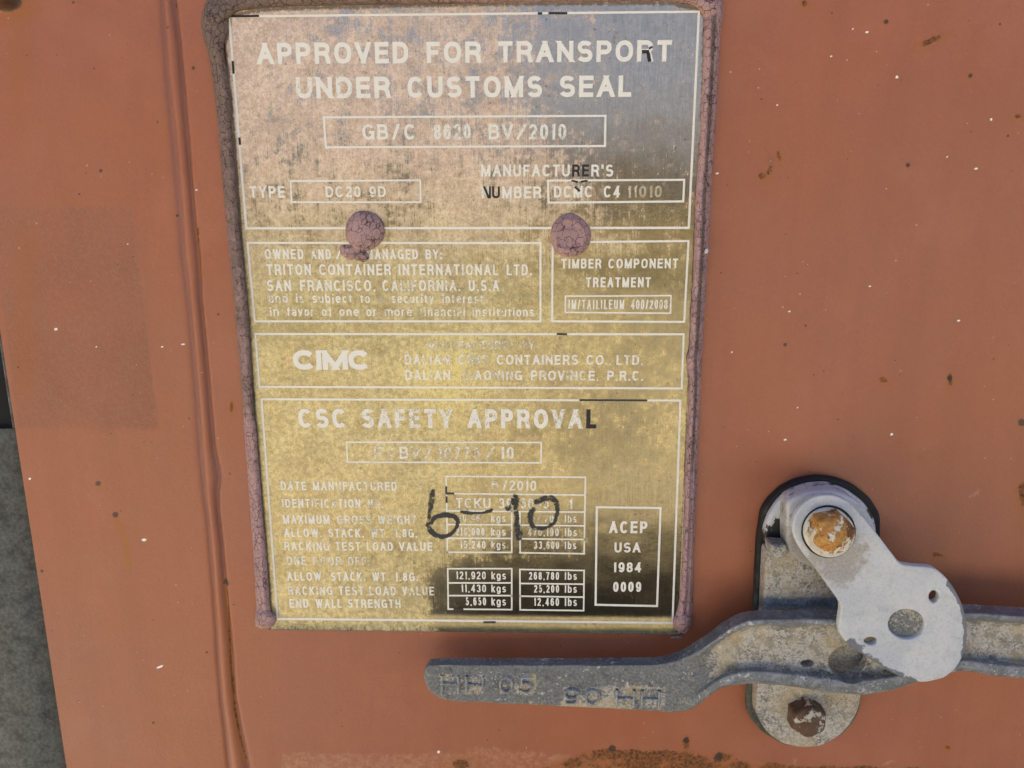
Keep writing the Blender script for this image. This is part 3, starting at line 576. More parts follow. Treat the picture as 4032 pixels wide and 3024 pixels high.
text_line([('SAN', 1053, 1147), ('FRANCISCO,', 1183, 1478, .05), ('CALIFORNIA.', 1507, 1813, .15), ('U.S.A', 1846, 1965)], (1146, 1146), 43, .34, .175)
text_line([('and', 1058, 1134, .1), ('is', 1167, 1198, .2), ('subject', 1231, 1388), ('to', 1419, 1457, .05), ('a', 1486, 1509, .35), ('security', 1542, 1708, .05), ('interest', 1742, 1902, .12)], (1192, 1194), 36, .34, .165)
text_line([('in', 1065, 1099), ('favor', 1131, 1237, .05), ('of', 1268, 1309, .15), ('one', 1337, 1414), ('or', 1443, 1484), ('more', 1515, 1623, .08), ('financial', 1652, 1831, .2), ('institutions', 1861, 2102, .08)], (1244, 1246), 35, .34, .165)
frame((2176, 954), (2711, 949), (2694, 1267), (2174, 1265), 8, .175)
text_line([('TIMBER', 2210, 2367), ('COMPONENT', 2395, 2669)], (1057, 1056), 38, .20, .185)
text_line([('TREATMENT', 2307, 2561)], (1131, 1131), 39, .22, .185)
frame((2226, 1166), (2642, 1164), (2640, 1233), (2226, 1230), 6, .25)
text_line([('IM/TAILILEUM', 2238, 2457), ('400/2008', 2484, 2628, .06)], (1217, 1217), 37, .34, .145)
frame((1005, 1315), (2692, 1316), (2684, 1529), (1022, 1523), 8, .18)
text_line([('MANUFACTURED', 1686, 2026), ('BY:', 2053, 2115)], (1375, 1375), 32, .68, .175)
text_line([('DALIAN', 1594, 1771), ('CIMC', 1805, 1927, .12), ('CONTAINERS', 1957, 2276), ('CO.,', 2309, 2405), ('LTD.', 2427, 2531)], (1435, 1437), 39, .42, .185)
text_line([('DALIAN,', 1596, 1788), ('LIAONING', 1825, 2056, .05), ('PROVINCE,', 2090, 2356), ('P.R.C.', 2391, 2532, -.05)], (1496, 1499), 39, .46, .185)
# the maker's mark: heavy rounded capitals set tight
text_line([('C', 1157, 1244), ('I', 1247, 1266), ('M', 1272, 1371), ('C', 1374, 1459)], 1456, 77, .12, .27, name='maker_mark', jit=.03)
frame((1030, 1572), (2679, 1577), (2648, 2451), (1093, 2435), 8, .2)
text_line([('CSC', 1177, 1364), ('SAFETY', 1426, 1781, .3), ('APPROVAL', 1842, 2348, .28)], (1684, 1687), 75, .20, .215, black={(2, 7)})
frame((1364, 1741), (2131, 1742), (2130, 1822), (1369, 1819), 6, .32)
text_line([('F', 1473, 1515), ('/', 1525, 1553), ('BV', 1574, 1656), ('/', 1672, 1705), ('10775', 1726, 1890), ('/', 1912, 1947, -.1), ('10', 1971, 2023, -.15)], (1806, 1807), 48, .58, .175)
for words, yb, wr in (([('DATE', 1107, 1207), ('MANUFACTURED', 1233, 1563, .1)], 1929.5, .34), ([('IDENTIFICATION', 1112, 1420, .1), ('NO.', 1449, 1509, .2)], 1998, .36), ([('MAXIMUM', 1116, 1299), ('GROSS', 1328, 1464, .15), ('WEIGHT', 1489, 1640, .1)], 2061.5, .38),
                      ([('ALLOW.', 1120, 1268), ('STACK.', 1294, 1433), ('WT.', 1461, 1527, .12), ('1.8G.', 1557, 1643, .06)], 2114.5, .34), ([('RACKING', 1121, 1298, .06), ('TEST', 1322, 1420), ('LOAD', 1445, 1548), ('VALUE', 1572, 1703)], 2167, .32),
                      ([('ONE', 1130, 1206, .1), ('DOOR', 1234, 1345, .15), ('OFF:', 1370, 1456, .15)], 2224, .40), ([('ALLOW.', 1132, 1280), ('STACK.', 1304, 1439, .05), ('WT.', 1467, 1532), ('1.8G.', 1558, 1647)], 2286, .34),
                      ([('RACKING', 1136, 1310, .06), ('TEST', 1335, 1433), ('LOAD', 1455, 1560, .05), ('VALUE', 1584, 1709, .15)], 2342, .34), ([('END', 1141, 1216), ('WALL', 1244, 1346, .05), ('STRENGTH', 1371, 1578, .05)], 2392, .34)):
    text_line(words, (yb, yb + 2), 34, wr, .175)
# upper table
bars([((1757, 1875), (2305, 1879)), ((2305, 1879), (2300, 2180)), ((1757, 1875), (1762, 2174)), ((1757, 1943), (2303, 1949)), ((1758, 2011), (2302, 2016)), ((1760, 2065), (2015, 2066)), ((2047, 2067), (2302, 2070)),
      ((1761, 2119), (2015, 2120)), ((2047, 2121), (2301, 2124)), ((1762, 2174), (2015, 2175)), ((2047, 2176), (2300, 2180)), ((2015, 2014), (2015, 2175)), ((2047, 2014), (2048, 2176))], 6, .28)
for words, yb, cap, wr in (([('6', 1935, 1962, .35), ('/2010', 1980, 2111)], 1929, 39, .34), ([('TCKU', 1796, 1932, .1), ('39', 1965, 2016), ('5635', 2050, 2161, .32), ('1', 2238, 2253)], 2000, 40, .30),
                           ([('30,480', 1801, 1910, .32), ('kgs', 1934, 1991, .08), ('67,200', 2092, 2200, .32), ('lbs', 2224, 2270, .1)], 2054, 30, .34), ([('216,000', 1795, 1908, .12), ('kgs', 1934, 1991, .05), ('476,190', 2079, 2200, .25), ('lbs', 2224, 2271, .05)], 2108, 31, .34),
                           ([('15,240', 1813, 1912), ('kgs', 1935, 1991, .2), ('33,600', 2103, 2201, .12), ('lbs', 2224, 2269, -.1)], 2159, 30, .34), ([('121,920', 1796, 1913, .1), ('kgs', 1935, 1992), ('268,780', 2083, 2201, -.08), ('lbs', 2224, 2271)], 2280, 30, .26),
                           ([('11,430', 1816, 1914), ('kgs', 1935, 1992), ('25,200', 2103, 2201), ('lbs', 2224, 2271)], 2331, 30, .22), ([('5,650', 1834, 1914), ('kgs', 1935, 1992), ('12,460', 2103, 2201), ('lbs', 2224, 2271)], 2383, 31, .24)):
    text_line(words, (yb, yb + 3), cap, wr, .155)
frame((1763, 2239), (2015, 2239), (2015, 2400), (1765, 2398), 6, .2); frame((2047, 2242), (2300, 2246), (2298, 2404), (2048, 2401), 6, .2)
bars([((1764, 2295), (2015, 2295)), ((1765, 2345), (2015, 2345)), ((2047, 2297), (2299, 2300)), ((2048, 2347), (2299, 2351))], 6, .2)
frame((2350, 1997), (2601, 2000), (2587, 2386), (2345, 2381), 8, .175)
for t, a, b, yb, cap, wr in (('ACEP', 2399, 2548, 2099, 47, .26), ('USA', 2419, 2521, 2175, 39, .3), ('1984', 2414, 2524, 2253, 39, .2), ('0009', 2414, 2524, 2330, 39, .16)):
    text_line([(t, a, b)], yb, cap, wr, .195)
# bits where the white has come away and the black shows
for nm, wd, segs in (('bare_line', 9, [((904, 64), (951, 64)), ((960, 64), (1016, 63)), ((2164, 52), (2229, 52)), ((2122, 53), (2130, 53)), ((917, 245), (920, 286)), ((943, 546), (945, 566))]),
                     ('bare_line', 7.5, [((2285, 1575.5), (2545, 1576.5)), ((1757, 1918), (1757, 1936)), ((1758, 1943), (1785, 1943)), ((1758, 1958), (1758, 1976)), ((1789, 2398), (1821, 2398)), ((1908, 2448), (1948, 2448)), ((2196, 1315), (2229, 1316)), ((2254, 712), (2272, 716)), ((2290, 715), (2310, 712))]),
                     ('bare_patch', 9, [((1907, 738), (1924, 777)), ((2266, 738), (2280, 750))]), ('bare_patch', 8, [((1929, 738), (1929, 777)), ((2558, 190), (2566, 186))]), ('bare_patch', 14, [((2534, 204), (2549, 204)), ((2553, 214), (2557, 236))])):
    for sg in segs: bars([sg], wd, 0, nm, 1.0, .0001)

# ------------------------------------------------------------------ felt-pen writing
def pen(name, pls):
    VV, FF, I_ = [], [], []; cnt = 0
    for k, (pl, wd, ink) in enumerate(pls):
        pl = np.array(pl, float); t = np.linspace(0, len(pl) - 1, len(pl) * 8); q = np.stack([np.interp(t, np.arange(len(pl)), pl[:, c]) for c in (0, 1)], -1)
        for _ in range(3): q[1:-1] = (q[:-2] + q[1:-1] * 2 + q[2:]) / 4
        d = np.gradient(q, axis=0); d /= np.hypot(d[:, 0], d[:, 1])[:, None]; nrm = np.stack([-d[:, 1], d[:, 0]], -1)
        ww = wd * .66 * (1 + .22 * np.sin(np.linspace(0, 9, len(q)) + k)); cr = np.linspace(-1, 1, 7)
        V2 = q[:, None, :] + nrm[:, None, :] * (ww[:, None] * cr)[..., None]
        V3 = PV(V2[..., 0], V2[..., 1], .00014 + .00002 * k).reshape(-1, 3); V3[:, 1] -= lip(V3[:, 2])
        prof = ink - .03 - .55 * np.abs(cr) ** 3; prof = np.tile(prof, (len(q), 1)); prof[0] -= .2; prof[-1] -= .2
        VV.append(V3); FF.append(grid_faces(len(q), 7) + cnt); cnt += len(V3); I_.append(prof.ravel())
    return mesh(name, np.concatenate(VV), np.concatenate(FF), MK, plate, False, {'ink': np.concatenate(I_), 'rim': np.zeros(cnt)})
def a5(l): return [(900 + a / 1.659, 1560 + b / 1.659) for a, b in l]
def a6(l): return [(1700 + a / 1.659, 1560 + b / 1.659) for a, b in l]
pen('marker_digit', [(a5([(1338, 610), (1325, 690), (1312, 780), (1303, 850), (1318, 885)]), 20, .66), (a5([(1310, 870), (1345, 905), (1400, 922), (1455, 900), (1492, 855), (1500, 812), (1470, 783), (1415, 775), (1350, 788), (1318, 835)]), 16, .82)])
pen('marker_dash', [(a6([(185, 755), (260, 765), (340, 762), (400, 742)]), 11, .80)])
pen('marker_digit', [(a6([(485, 745), (520, 715), (545, 650)]), 18, .68), (a6([(548, 640), (552, 740), (560, 850), (572, 945)]), 26, .66)])
pen('marker_digit', [(a6([(668, 700), (720, 672), (780, 662), (815, 690), (822, 760), (800, 830), (740, 865), (670, 862), (642, 820), (645, 765), (672, 730)]), 18, .74)])

# ------------------------------------------------------------------ sealant bead round the plate
seal = thing('sealant_bead', P(850, 1200, 0), 'cracked mauve and grey sealant bead around the steel plate edges', 'sealant')
def resample(pl, n):
    pl = np.array(pl, float); s = np.concatenate([[0], np.cumsum(np.hypot(*np.diff(pl, axis=0).T))]); t = np.linspace(0, s[-1], n)
    return np.stack([np.interp(t, s, pl[:, k]) for k in (0, 1)], -1)
def smooth(q, it=4):
    q = q.copy()
    for _ in range(it): q[1:-1] = (q[:-2] + 2 * q[1:-1] + q[2:]) / 4
    return q
def bead(name, inner, outer, height, dirtf, n=420, m=28, crease=0.0, d0=-.0002, closeends=True, seed=0):
    a, b = smooth(resample(inner, n), 3), smooth(resample(outer, n), 3)
    t = np.linspace(0, 1, m); V2 = a[:, None, :] * (1 - t)[None, :, None] + b[:, None, :] * t[None, :, None]
    prof = np.sin(np.pi * np.clip(t, 0, 1)) ** .55; prof = prof * (1 - crease * np.exp(-((t - .58) / .10) ** 2))
    base = d0 * (1 - t) + DOOR * t - .0004
    e = np.ones(n)
    if closeends:
        k = int(n * .02) + 2; e[:k] = np.sin(np.linspace(0, 1, k) * np.pi / 2) ** .5; e[-k:] = e[:k][::-1]
    dd = base[None, :] + height * prof[None, :] * e[:, None]
    nz = vnoise(PV(V2[..., 0], V2[..., 1], 0), 160, 3 + seed) - .5; nz2 = vnoise(PV(V2[..., 0], V2[..., 1], 0), 520, 5 + seed) - .5
    dd = dd + (nz * .0012 + nz2 * .0006) * prof[None, :]
    V3 = PV(V2[..., 0], V2[..., 1], dd)
    dirt = np.array([[dirtf(x, y, tt) for (x, y), tt in zip(row, t)] for row in V2])
    return mesh(name, V3.reshape(-1, 3), grid_faces(n, m), MS, seal, True, {'dirt': dirt})
Lin = [(905, 70), (901, 121), (884, 177), (884, 220), (894, 263), (905, 360), (914, 425), (912, 448), (920, 560), (932, 709), (947, 901), (966, 1070), (982, 1230), (1003, 1635), (1011, 1680), (1029, 1921), (1050, 2163), (1062, 2340), (1066, 2398), (1078, 2440), (1062, 2474)]
Lout = [(793, 40), (793, 101), (800, 152), (812, 190), (820, 218), (836, 304), (851, 430), (862, 560), (871, 658), (886, 830), (901, 1002), (916, 1140), (927, 1256), (947, 1484), (957, 1635), (959, 1680), (978, 1922), (996, 2163), (1006, 2340), (1008, 2392), (1003, 2440), (1006, 2470)]
Tin = [(892, 110), (903, 72), (925, 52), (947, 43), (1033, 33), (1185, 25), (1539, 19), (1894, 15), (2033, 10), (2438, 5), (2641, 5), (2717, 17), (2745, 34), (2768, 62), (2771, 85)]
Tout = [(788, 115), (793, 60), (805, 20), (830, -40), (900, -75), (1060, -80), (1539, -82), (1894, -84), (2033, -85), (2438, -88), (2641, -88), (2760, -75), (2830, -50), (2846, 10), (2846, 60)]
Rin = [(2766, 60), (2770, 101), (2767, 253), (2757, 506), (2742, 709), (2734, 830), (2734, 901), (2727, 1104), (2717, 1256), (2713, 1380), (2703, 1405), (2702, 1425), (2707, 1463), (2712, 1489), (2707, 1635), (2695, 1861), (2689, 2102), (2676, 2344), (2664, 2404), (2649, 2450), (2653, 2478), (2672, 2488)]
Rout = [(2846, 20), (2846, 45), (2836, 152), (2823, 405), (2800, 760), (2798, 851), (2783, 1078), (2765, 1408), (2757, 1590), (2746, 1861), (2734, 2163), (2728, 2404), (2725, 2452), (2708, 2480), (2690, 2490)]
bead('bead_run', Tin, Tout, .0055, lambda x, y, t: 1.0 - .75 * smoothstep(1000, 2300, x) + .35 * max(0, .3 - t), seed=1)
bead('bead_run', Lin, Lout, .0048, lambda x, y, t: (1.05 if y < 300 else .78 - .22 * (y - 300) / 1340) * (1 - .85 * smoothstep(1600, 1720, y)) + .8 * max(0, .18 - t) * 4, n=700, seed=2, crease=.12)
bead('bead_run', Rin, Rout, .0050, lambda x, y, t: .08 + .62 * math.exp(-((t - .60) / .16) ** 2) * (1 - .8 * smoothstep(1750, 1900, y)) + .12, n=700, seed=3, crease=.30)
def blob(name, cx, cy, rx, ry, h, d0, parent, dirt=.1, ring=0.0, mat=None, lob=(), n=70, m=40, flat=.5, base_wob=.06, seed=0):
    th = np.linspace(0, 2 * np.pi, n, endpoint=False); r = np.linspace(0, 1, m)
    wob = 1 + base_wob * np.sin(3 * th + seed) + base_wob * .6 * np.sin(5 * th + 2 * seed + 1)
    for a, k, wd in lob: dlt = (th - a + np.pi) % (2 * np.pi) - np.pi; wob = wob + k * np.exp(-(dlt / wd) ** 2)
    x = cx + rx * np.cos(th)[None, :] * r[:, None] * wob; y = cy + ry * np.sin(th)[None, :] * r[:, None] * wob
    prof = (1 - r ** 2.6) ** flat + ring * (np.exp(-((r - .70) / .13) ** 2) - .0)
    d = d0 + h * prof[:, None] * np.ones(n)[None, :]
    pt = PV(x, y, d0); d = d + .0007 * (vnoise(pt, 330, 3 + seed) - .5) * prof[:, None]
    return mesh(name, PV(x, y, d).reshape(-1, 3), grid_faces(m, n, True)[:, ::-1], mat or MS, parent, True, {'dirt': np.full(n * m, dirt)})
blob('bead_end', 1046, 2438, 42, 40, .0052, -.0006, seal, .08, seed=1)
blob('bead_end', 2688, 2452, 38, 42, .0052, -.0006, seal, .08, seed=4)
blob('bead_tail', 2670, 2507, 22, 8, .0016, DOOR - .0002, seal, .1, lob=((2.5, .6, .5),), seed=5)
# rivets under a skin of the same sealant
for nm, lab, args, ex in (('sealed_rivet', 'round mauve rivet head with a smeared sealant lobe below, covering owner lettering', (1436, 909, 77, 80), 0), ('sealed_rivet', 'oval mauve rivet head with a sunken ringed face at the timber box corner', (2246, 927, 80, 86), 1)):
    t = thing(nm, P(args[0], args[1], 0), lab, 'rivet', 'sealant covered rivets on the plate')
    if ex == 0:
        blob('rivet_cap', *args, .0040, .0001, t, .28, flat=.42, base_wob=.015, seed=2); blob('sealant_smear', 1378, 990, 42, 28, .0018, .0001, t, .3, base_wob=.12, seed=3); blob('sealant_smear', 1425, 1002, 26, 32, .0020, .00008, t, .45, base_wob=.16, seed=6)
    else: blob('rivet_cap', *args, .0030, .0001, t, .03, ring=.38, flat=.5, base_wob=.025, seed=1)

# ------------------------------------------------------------------ cut-out plates
def prism(name, pl, d1, d0, mat, parent, holes=(), bevel=.0006, attr=None, sub=0.0022, sm=2, closed_smooth=True, segs=3):
    """a flat part with the traced outline at its own depth d1, straight back to d0, bevelled rim, optional through holes"""
    pl = np.array(pl, float); q = np.vstack([pl, pl[:1]])
    s = np.concatenate([[0], np.cumsum(np.hypot(*np.diff(q, axis=0).T))]); n = max(24, int(s[-1] / 14)); t = np.linspace(0, s[-1], n, endpoint=False)
    q = np.stack([np.interp(t, s, q[:, k]) for k in (0, 1)], -1)
    for _ in range(sm): q = (np.roll(q, 1, 0) + 2 * q + np.roll(q, -1, 0)) / 4
    loops = [q]
    for hx, hy, rx, ry in holes:
        a = np.linspace(0, 2 * np.pi, 36, endpoint=False); loops.append(np.stack([hx + rx * np.cos(a), hy + ry * np.sin(a)], -1))
    cu = bpy.data.curves.new(name, 'CURVE'); cu.dimensions = '2D'; cu.fill_mode = 'BOTH'; cu.extrude = max((d1 - d0) / 2 - bevel, 1e-5); cu.bevel_depth = bevel; cu.bevel_resolution = segs; cu.offset = -bevel
    for L in loops:
        w3 = PV(L[:, 0], L[:, 1], d1); sp = cu.splines.new('POLY'); sp.points.add(len(L) - 1)
        for p_, w_ in zip(sp.points, w3): p_.co = (w_[0], w_[2], 0, 1)
        sp.use_cyclic_u = True
    to = bpy.data.objects.new('tmp', cu); C.objects.link(to); bpy.context.view_layer.update()
    me = to.evaluated_get(bpy.context.evaluated_depsgraph_get()).to_mesh()
    V = np.array([v.co[:] for v in me.vertices]); F = [tuple(p.vertices) for p in me.polygons]
    to.to_mesh_clear(); bpy.data.objects.remove(to); bpy.data.curves.remove(cu)
    dm = (d1 + d0) / 2; W3 = np.stack([V[:, 0], -(V[:, 2] + dm), V[:, 1]], -1)
    import bmesh
    bm = bmesh.new(); vs = [bm.verts.new(w_) for w_ in W3]
    for f in F:
        try: bm.faces.new([vs[i] for i in f])
        except ValueError: pass
    bmesh.ops.remove_doubles(bm, verts=bm.verts, dist=1e-6); bmesh.ops.recalc_face_normals(bm, faces=bm.faces)
    for k in range(6):
        bmesh.ops.triangulate(bm, faces=[f for f in bm.faces if len(f.verts) > 4])
        es = [e for e in bm.edges if e.calc_length() > sub]
        if not es: break
        bmesh.ops.subdivide_edges(bm, edges=es, cuts=1, use_grid_fill=True)
        bmesh.ops.triangulate(bm, faces=[f for f in bm.faces if len(f.verts) > 3])
    bm.verts.index_update(); V = np.array([v.co[:] for v in bm.verts]); F = [tuple(v.index for v in f.verts) for f in bm.faces]; bm.free()
    ax, ay = toPx(V); at = {k: f(ax, ay, -V[:, 1]) for k, f in (attr or {}).items()}
    V = V + 0; V[:, 1] -= .0005 * (vnoise(V, 140, 8) - .5)
    o = mesh(name, V, F, mat, parent, True, at)
    try:
        o.data.set_sharp_from_angle(angle=math.radians(40))
    except Exception: pass
    return o
K = lambda v: (lambda x, y, d: np.full(x.shape, float(v)))

# ------------------------------------------------------------------ handle bracket
brk = thing('handle_bracket', P(3190, 2400, DOOR), 'corroded zinc bracket on a black rubber pad behind the door handle', 'bracket')
pad = r8([(195, 790), (203, 600), (213, 420), (235, 265), (275, 205), (345, 140), (430, 98), (540, 78), (640, 88), (740, 125), (825, 190), (880, 280), (880, 400), (860, 560), (830, 800), (800, 1100), (778, 1262), (768, 1335), (745, 1400), (675, 1480), (560, 1540), (450, 1552), (345, 1535), (235, 1470), (165, 1385), (152, 1340), (160, 1200)])
prism('rubber_pad', pad, .004, DOOR, MR, brk, bevel=.0012, attr={'dust': lambda x, y, d: .25 + .45 * smoothstep(2050, 2700, y)})
base = r8([(258, 470), (250, 600), (242, 790), (228, 1000), (206, 1250), (202, 1375), (262, 1470), (350, 1530), (450, 1553), (560, 1542), (665, 1482), (733, 1402), (762, 1340), (774, 1262), (782, 1000), (792, 700), (790, 470)])
prism('base_casting', base, .012, .0036, MG, brk, bevel=.0010, attr={'zinc': lambda x, y, d: .10 + .75 * np.exp(-((y - 2372) / 24) ** 2), 'deposit': K(.74), 'redpaint': K(0)})  # the blue-grey zinc band paints the sky reflected by the ridge
cap_ = r8([(243, 440), (246, 360), (275, 280), (330, 200), (400, 150), (490, 118), (600, 112), (700, 150), (790, 215), (850, 300), (862, 400), (850, 470), (300, 455)])
prism('cover_ring', cap_, .0085, .0036, MWB, brk, bevel=.0016, attr={'chip': lambda x, y, d: .18 + .50 * np.exp(-((x - 3040) / 40) ** 2 - ((y - 2080) / 40) ** 2) + .55 * np.exp(-((x - 3290) / 45) ** 2 - ((y - 1908) / 12) ** 2) + .6 * np.exp(-((x - 3440) / 30) ** 2 - ((y - 2020) / 50) ** 2) + .9 * smoothstep(2085, 2120, y) + .55 * smoothstep(2010, 2060, y) * smoothstep(3045, 3065, x) * (1 - smoothstep(3110, 3140, x)), 'grime': K(.15)})  # besides real chips, the dark recess at the left is painted black
boss = r8([(368, 440), (366, 330), (372, 215), (430, 178), (520, 152), (620, 150), (720, 185), (790, 240), (840, 310), (856, 385), (840, 470), (780, 560), (600, 600), (470, 560), (380, 500)])
prism('pivot_boss', boss, .0180, .0060, MW, brk, bevel=.0015, attr={'chip': lambda x, y, d: .22 + .25 * (1 - smoothstep(.010, .0165, d)), 'grime': lambda x, y, d: .25 + .6 * smoothstep(2060, 2130, y) + .4 * (1 - smoothstep(3090, 3110, x))})
tabp = r8([(276, 444), (372, 450), (376, 505), (330, 522), (284, 505)])
prism('stop_lug', tabp, .0190, .0100, MG, brk, bevel=.0010, attr={'zinc': K(.1), 'deposit': K(.6), 'redpaint': K(0)}, sm=1)

def hexbolt(name, parent, cx, cy, r, d0, d1, mat, rot=0.0, washer=None, dome=.0012):
    c = P(cx, cy, d1); rr = np.linalg.norm(P(cx + r, cy, d1) - c); V, F = [], []
    N = 72; th = np.linspace(0, 2 * np.pi, N, endpoint=False)
    hexr = rr * np.cos(np.pi / 6) / np.cos((th - rot) % (np.pi / 3) - np.pi / 6)
    rows = [(1.0, d0, 1.0), (1.0, d1 - (d1 - d0) * .30, 1.0), (1.0, d1 - (d1 - d0) * .16, .55), (.93, d1 - .0004, .0), (.86, d1, .0), (.55, d1 + dome * .5, 0), (.25, d1 + dome, 0), (.02, d1 + dome, 0)]
    for s, d, hx in rows:
        rad = np.minimum(hexr, hexr if hx == 1.0 else np.full(N, 9.)) if hx == 1.0 else (hexr * hx + np.minimum(hexr, rr * .90) * (1 - hx))
        for a, q in zip(th, rad * s): V.append((c[0] + q * math.cos(a), -d, c[2] + q * math.sin(a)))
    V = np.array(V); V[:, 1] -= .0006 * (vnoise(V, 600, 4) - .5); V += (vnoise(V, 350, 6) - .5)[:, None] * .0006
    return mesh(name, V, grid_faces(len(rows), N, True)[:, ::-1], mat, parent, True)
lb = r8([(495, 1418)])[0]
hexbolt('bolt_head', brk, lb[0], lb[1], 104 / 1.3825, .0118, .0205, MB2, rot=.52)

# ------------------------------------------------------------------ door handle: flat grip that swells into a ribbed, dished arm
hd = thing('door_handle', P(2300, 2700, .018), 'heavy galvanised door handle lever with flat stamped grip and dished arm', 'door handle')
Tt = np.array([(1669, 2655), (1673, 2635), (1690, 2619), (1730, 2616), (2070, 2617), (2364, 2617), (2560, 2616), (2620, 2610), (2660, 2602), (2717, 2578), (2770, 2545), (2822, 2510), (2860, 2480), (2900, 2455), (2940, 2440), (3000, 2433), (3194, 2431), (3306, 2433), (3500, 2432), (3700, 2422), (3805, 2410), (3881, 2412), (4032, 2421), (4400, 2440)], float)
Bt = np.array([(1669, 2660), (1673, 2682), (1688, 2717), (1723, 2747), (1776, 2761), (2011, 2770), (2364, 2788), (2599, 2801), (2675, 2804), (2717, 2797), (2752, 2775), (2800, 2735), (2830, 2715), (2854, 2702), (2930, 2692), (3006, 2692), (3136, 2706), (3266, 2728), (3411, 2737), (3519, 2717), (3599, 2688), (3729, 2650), (3805, 2640), (3917, 2663), (4032, 2672), (4400, 2690)], float)
xs_ = np.concatenate([[1669, 1671, 1674, 1679, 1686], np.arange(1694, 4401, 8)]).astype(float)
ty, by = np.interp(xs_, Tt[:, 0], Tt[:, 1]), np.interp(xs_, Bt[:, 0], Bt[:, 1])
sm_ = lambda a: np.concatenate([a[:6], np.convolve(np.pad(a, 3, 'edge'), np.ones(7) / 7, 'valid')[6:]])
ty, by = sm_(ty), sm_(by)
dfront = np.interp(xs_, [1669, 2600, 2700, 2860, 3000, 4400], [.0175, .0185, .0200, .0255, .0270, .0265])
thick = np.interp(xs_, [1669, 1690, 2620, 2850, 4400], [.0065, .0075, .0080, .0105, .0105])
NV = 56; vv = np.linspace(0, 1, NV)
ribk = smoothstep(2660, 2900, xs_)
V = []
for i, x in enumerate(xs_):
    rib = np.maximum(1 - smoothstep(.07, .20, vv), smoothstep(.70, .84, vv))
    dish = -.0058 * ribk[i] * (1 - rib) - .0006 * (1 - ribk[i]) * 0
    eb = .0016 * (1 - np.sqrt(np.clip(1 - np.clip(1 - vv / .055, 0, 1) ** 2, 0, 1))) + .0016 * (1 - np.sqrt(np.clip(1 - np.clip(1 - (1 - vv) / .055, 0, 1) ** 2, 0, 1)))
    yy = ty[i] + (by[i] - ty[i]) * vv; d = dfront[i] + dish - eb * (1 + .8 * ribk[i])
    endr = 1 - math.sqrt(max(0, 1 - max(0, (1694 - x) / 25) ** 2)); d = d - .003 * endr
    fr = PV(np.full(NV, x), yy, d)
    b1 = fr[0].copy(); b2 = fr[-1].copy()
    bk = dfront[i] - thick[i]
    up = (fr[0] - fr[-1]); up = up / np.linalg.norm(up)
    ring = [fr, np.array([[b2[0], -(bk + .0012), b2[2]]]), np.array([[b2[0], -bk, b2[2] + .0012]]), np.array([[b1[0], -bk, b1[2] - .0012]]), np.array([[b1[0], -(bk + .0012), b1[2] + .0002]])]
    V.append(np.concatenate(ring))
V = np.array(V); nr = V.shape[1]
V[..., 1] -= .0007 * (vnoise(V, 180, 2) - .5) + .0005 * (vnoise(V, 480, 5) - .5)
Fq = [tuple(f) for f in grid_faces(len(xs_), nr, True)]
Fq += [tuple(range(nr)), tuple((len(xs_) - 1) * nr + k for k in range(nr))[::-1]]
bar = mesh('handle_bar', V.reshape(-1, 3), Fq, MG, hd, True)
import bmesh
bm = bmesh.new(); bm.from_mesh(bar.data); bmesh.ops.recalc_face_normals(bm, faces=bm.faces); bm.to_mesh(bar.data); bm.free()
def cut(obj, holes, depth):
    Vc, Fc = [], []
    for cx, cy, rx, ry in holes:
        c = P(cx, cy, depth); a = np.linspace(0, 2 * np.pi, 40, endpoint=False); k = len(Vc); n = 40
        ax, az_ = np.linalg.norm(P(cx + rx, cy, depth) - c), np.linalg.norm(P(cx, cy + ry, depth) - c)
        Vc += [(c[0] + ax * math.cos(q), y, c[2] + az_ * math.sin(q)) for y in (-.06, -.0133) for q in a]
        Fc += [tuple(k + i for i in range(n))[::-1], tuple(k + i for i in range(n, 2 * n))] + [(k + i, k + (i + 1) % n, k + n + (i + 1) % n, k + n + i) for i in range(n)]
    o = mesh('cutter', Vc, Fc, None, None, False); bm = bmesh.new(); bm.from_mesh(o.data); bmesh.ops.recalc_face_normals(bm, faces=bm.faces); bm.to_mesh(o.data); bm.free()
    md = obj.modifiers.new('b', 'BOOLEAN'); md.operation = 'DIFFERENCE'; md.solver = 'MANIFOLD'; md.object = o
    bpy.context.view_layer.update(); me = bpy.data.meshes.new_from_object(obj.evaluated_get(bpy.context.evaluated_depsgraph_get()))
    obj.modifiers.clear(); old = obj.data; obj.data = me; bpy.data.meshes.remove(old); me.name = obj.name; bpy.data.objects.remove(o)
cut(bar, [r8([(478, 1090)])[0] + (27, 16), r8([(700, 1075)])[0] + (78, 62)], .0212)
bv = np.zeros(len(bar.data.vertices) * 3); bar.data.vertices.foreach_get('co', bv); bv = bv.reshape(-1, 3) + np.array(hd.location)
bx, by_ = toPx(bv); bt, bb = np.interp(bx, xs_, ty), np.interp(bx, xs_, by); bw = np.clip((by_ - bt) / (bb - bt), 0, 1); bd = -bv[:, 1]
rk = smoothstep(2660, 2900, bx); rb = np.maximum(1 - smoothstep(.07, .20, bw), smoothstep(.70, .84, bw)); rear = bd < np.interp(bx, xs_, dfront) - .0085
zi = np.where(rear & ((bw < .02) | (bw > .98)), .6, rk * rb * np.where(bw > .5, .72, .5) + (1 - rk) * .12 + .25 * np.exp(-((bw - .02) / .05) ** 2)); de = np.where(rear & (bw < .02), 0, rk * (1 - .75 * rb) * .80 + (1 - rk) * .10)
re_ = np.zeros(len(bv))
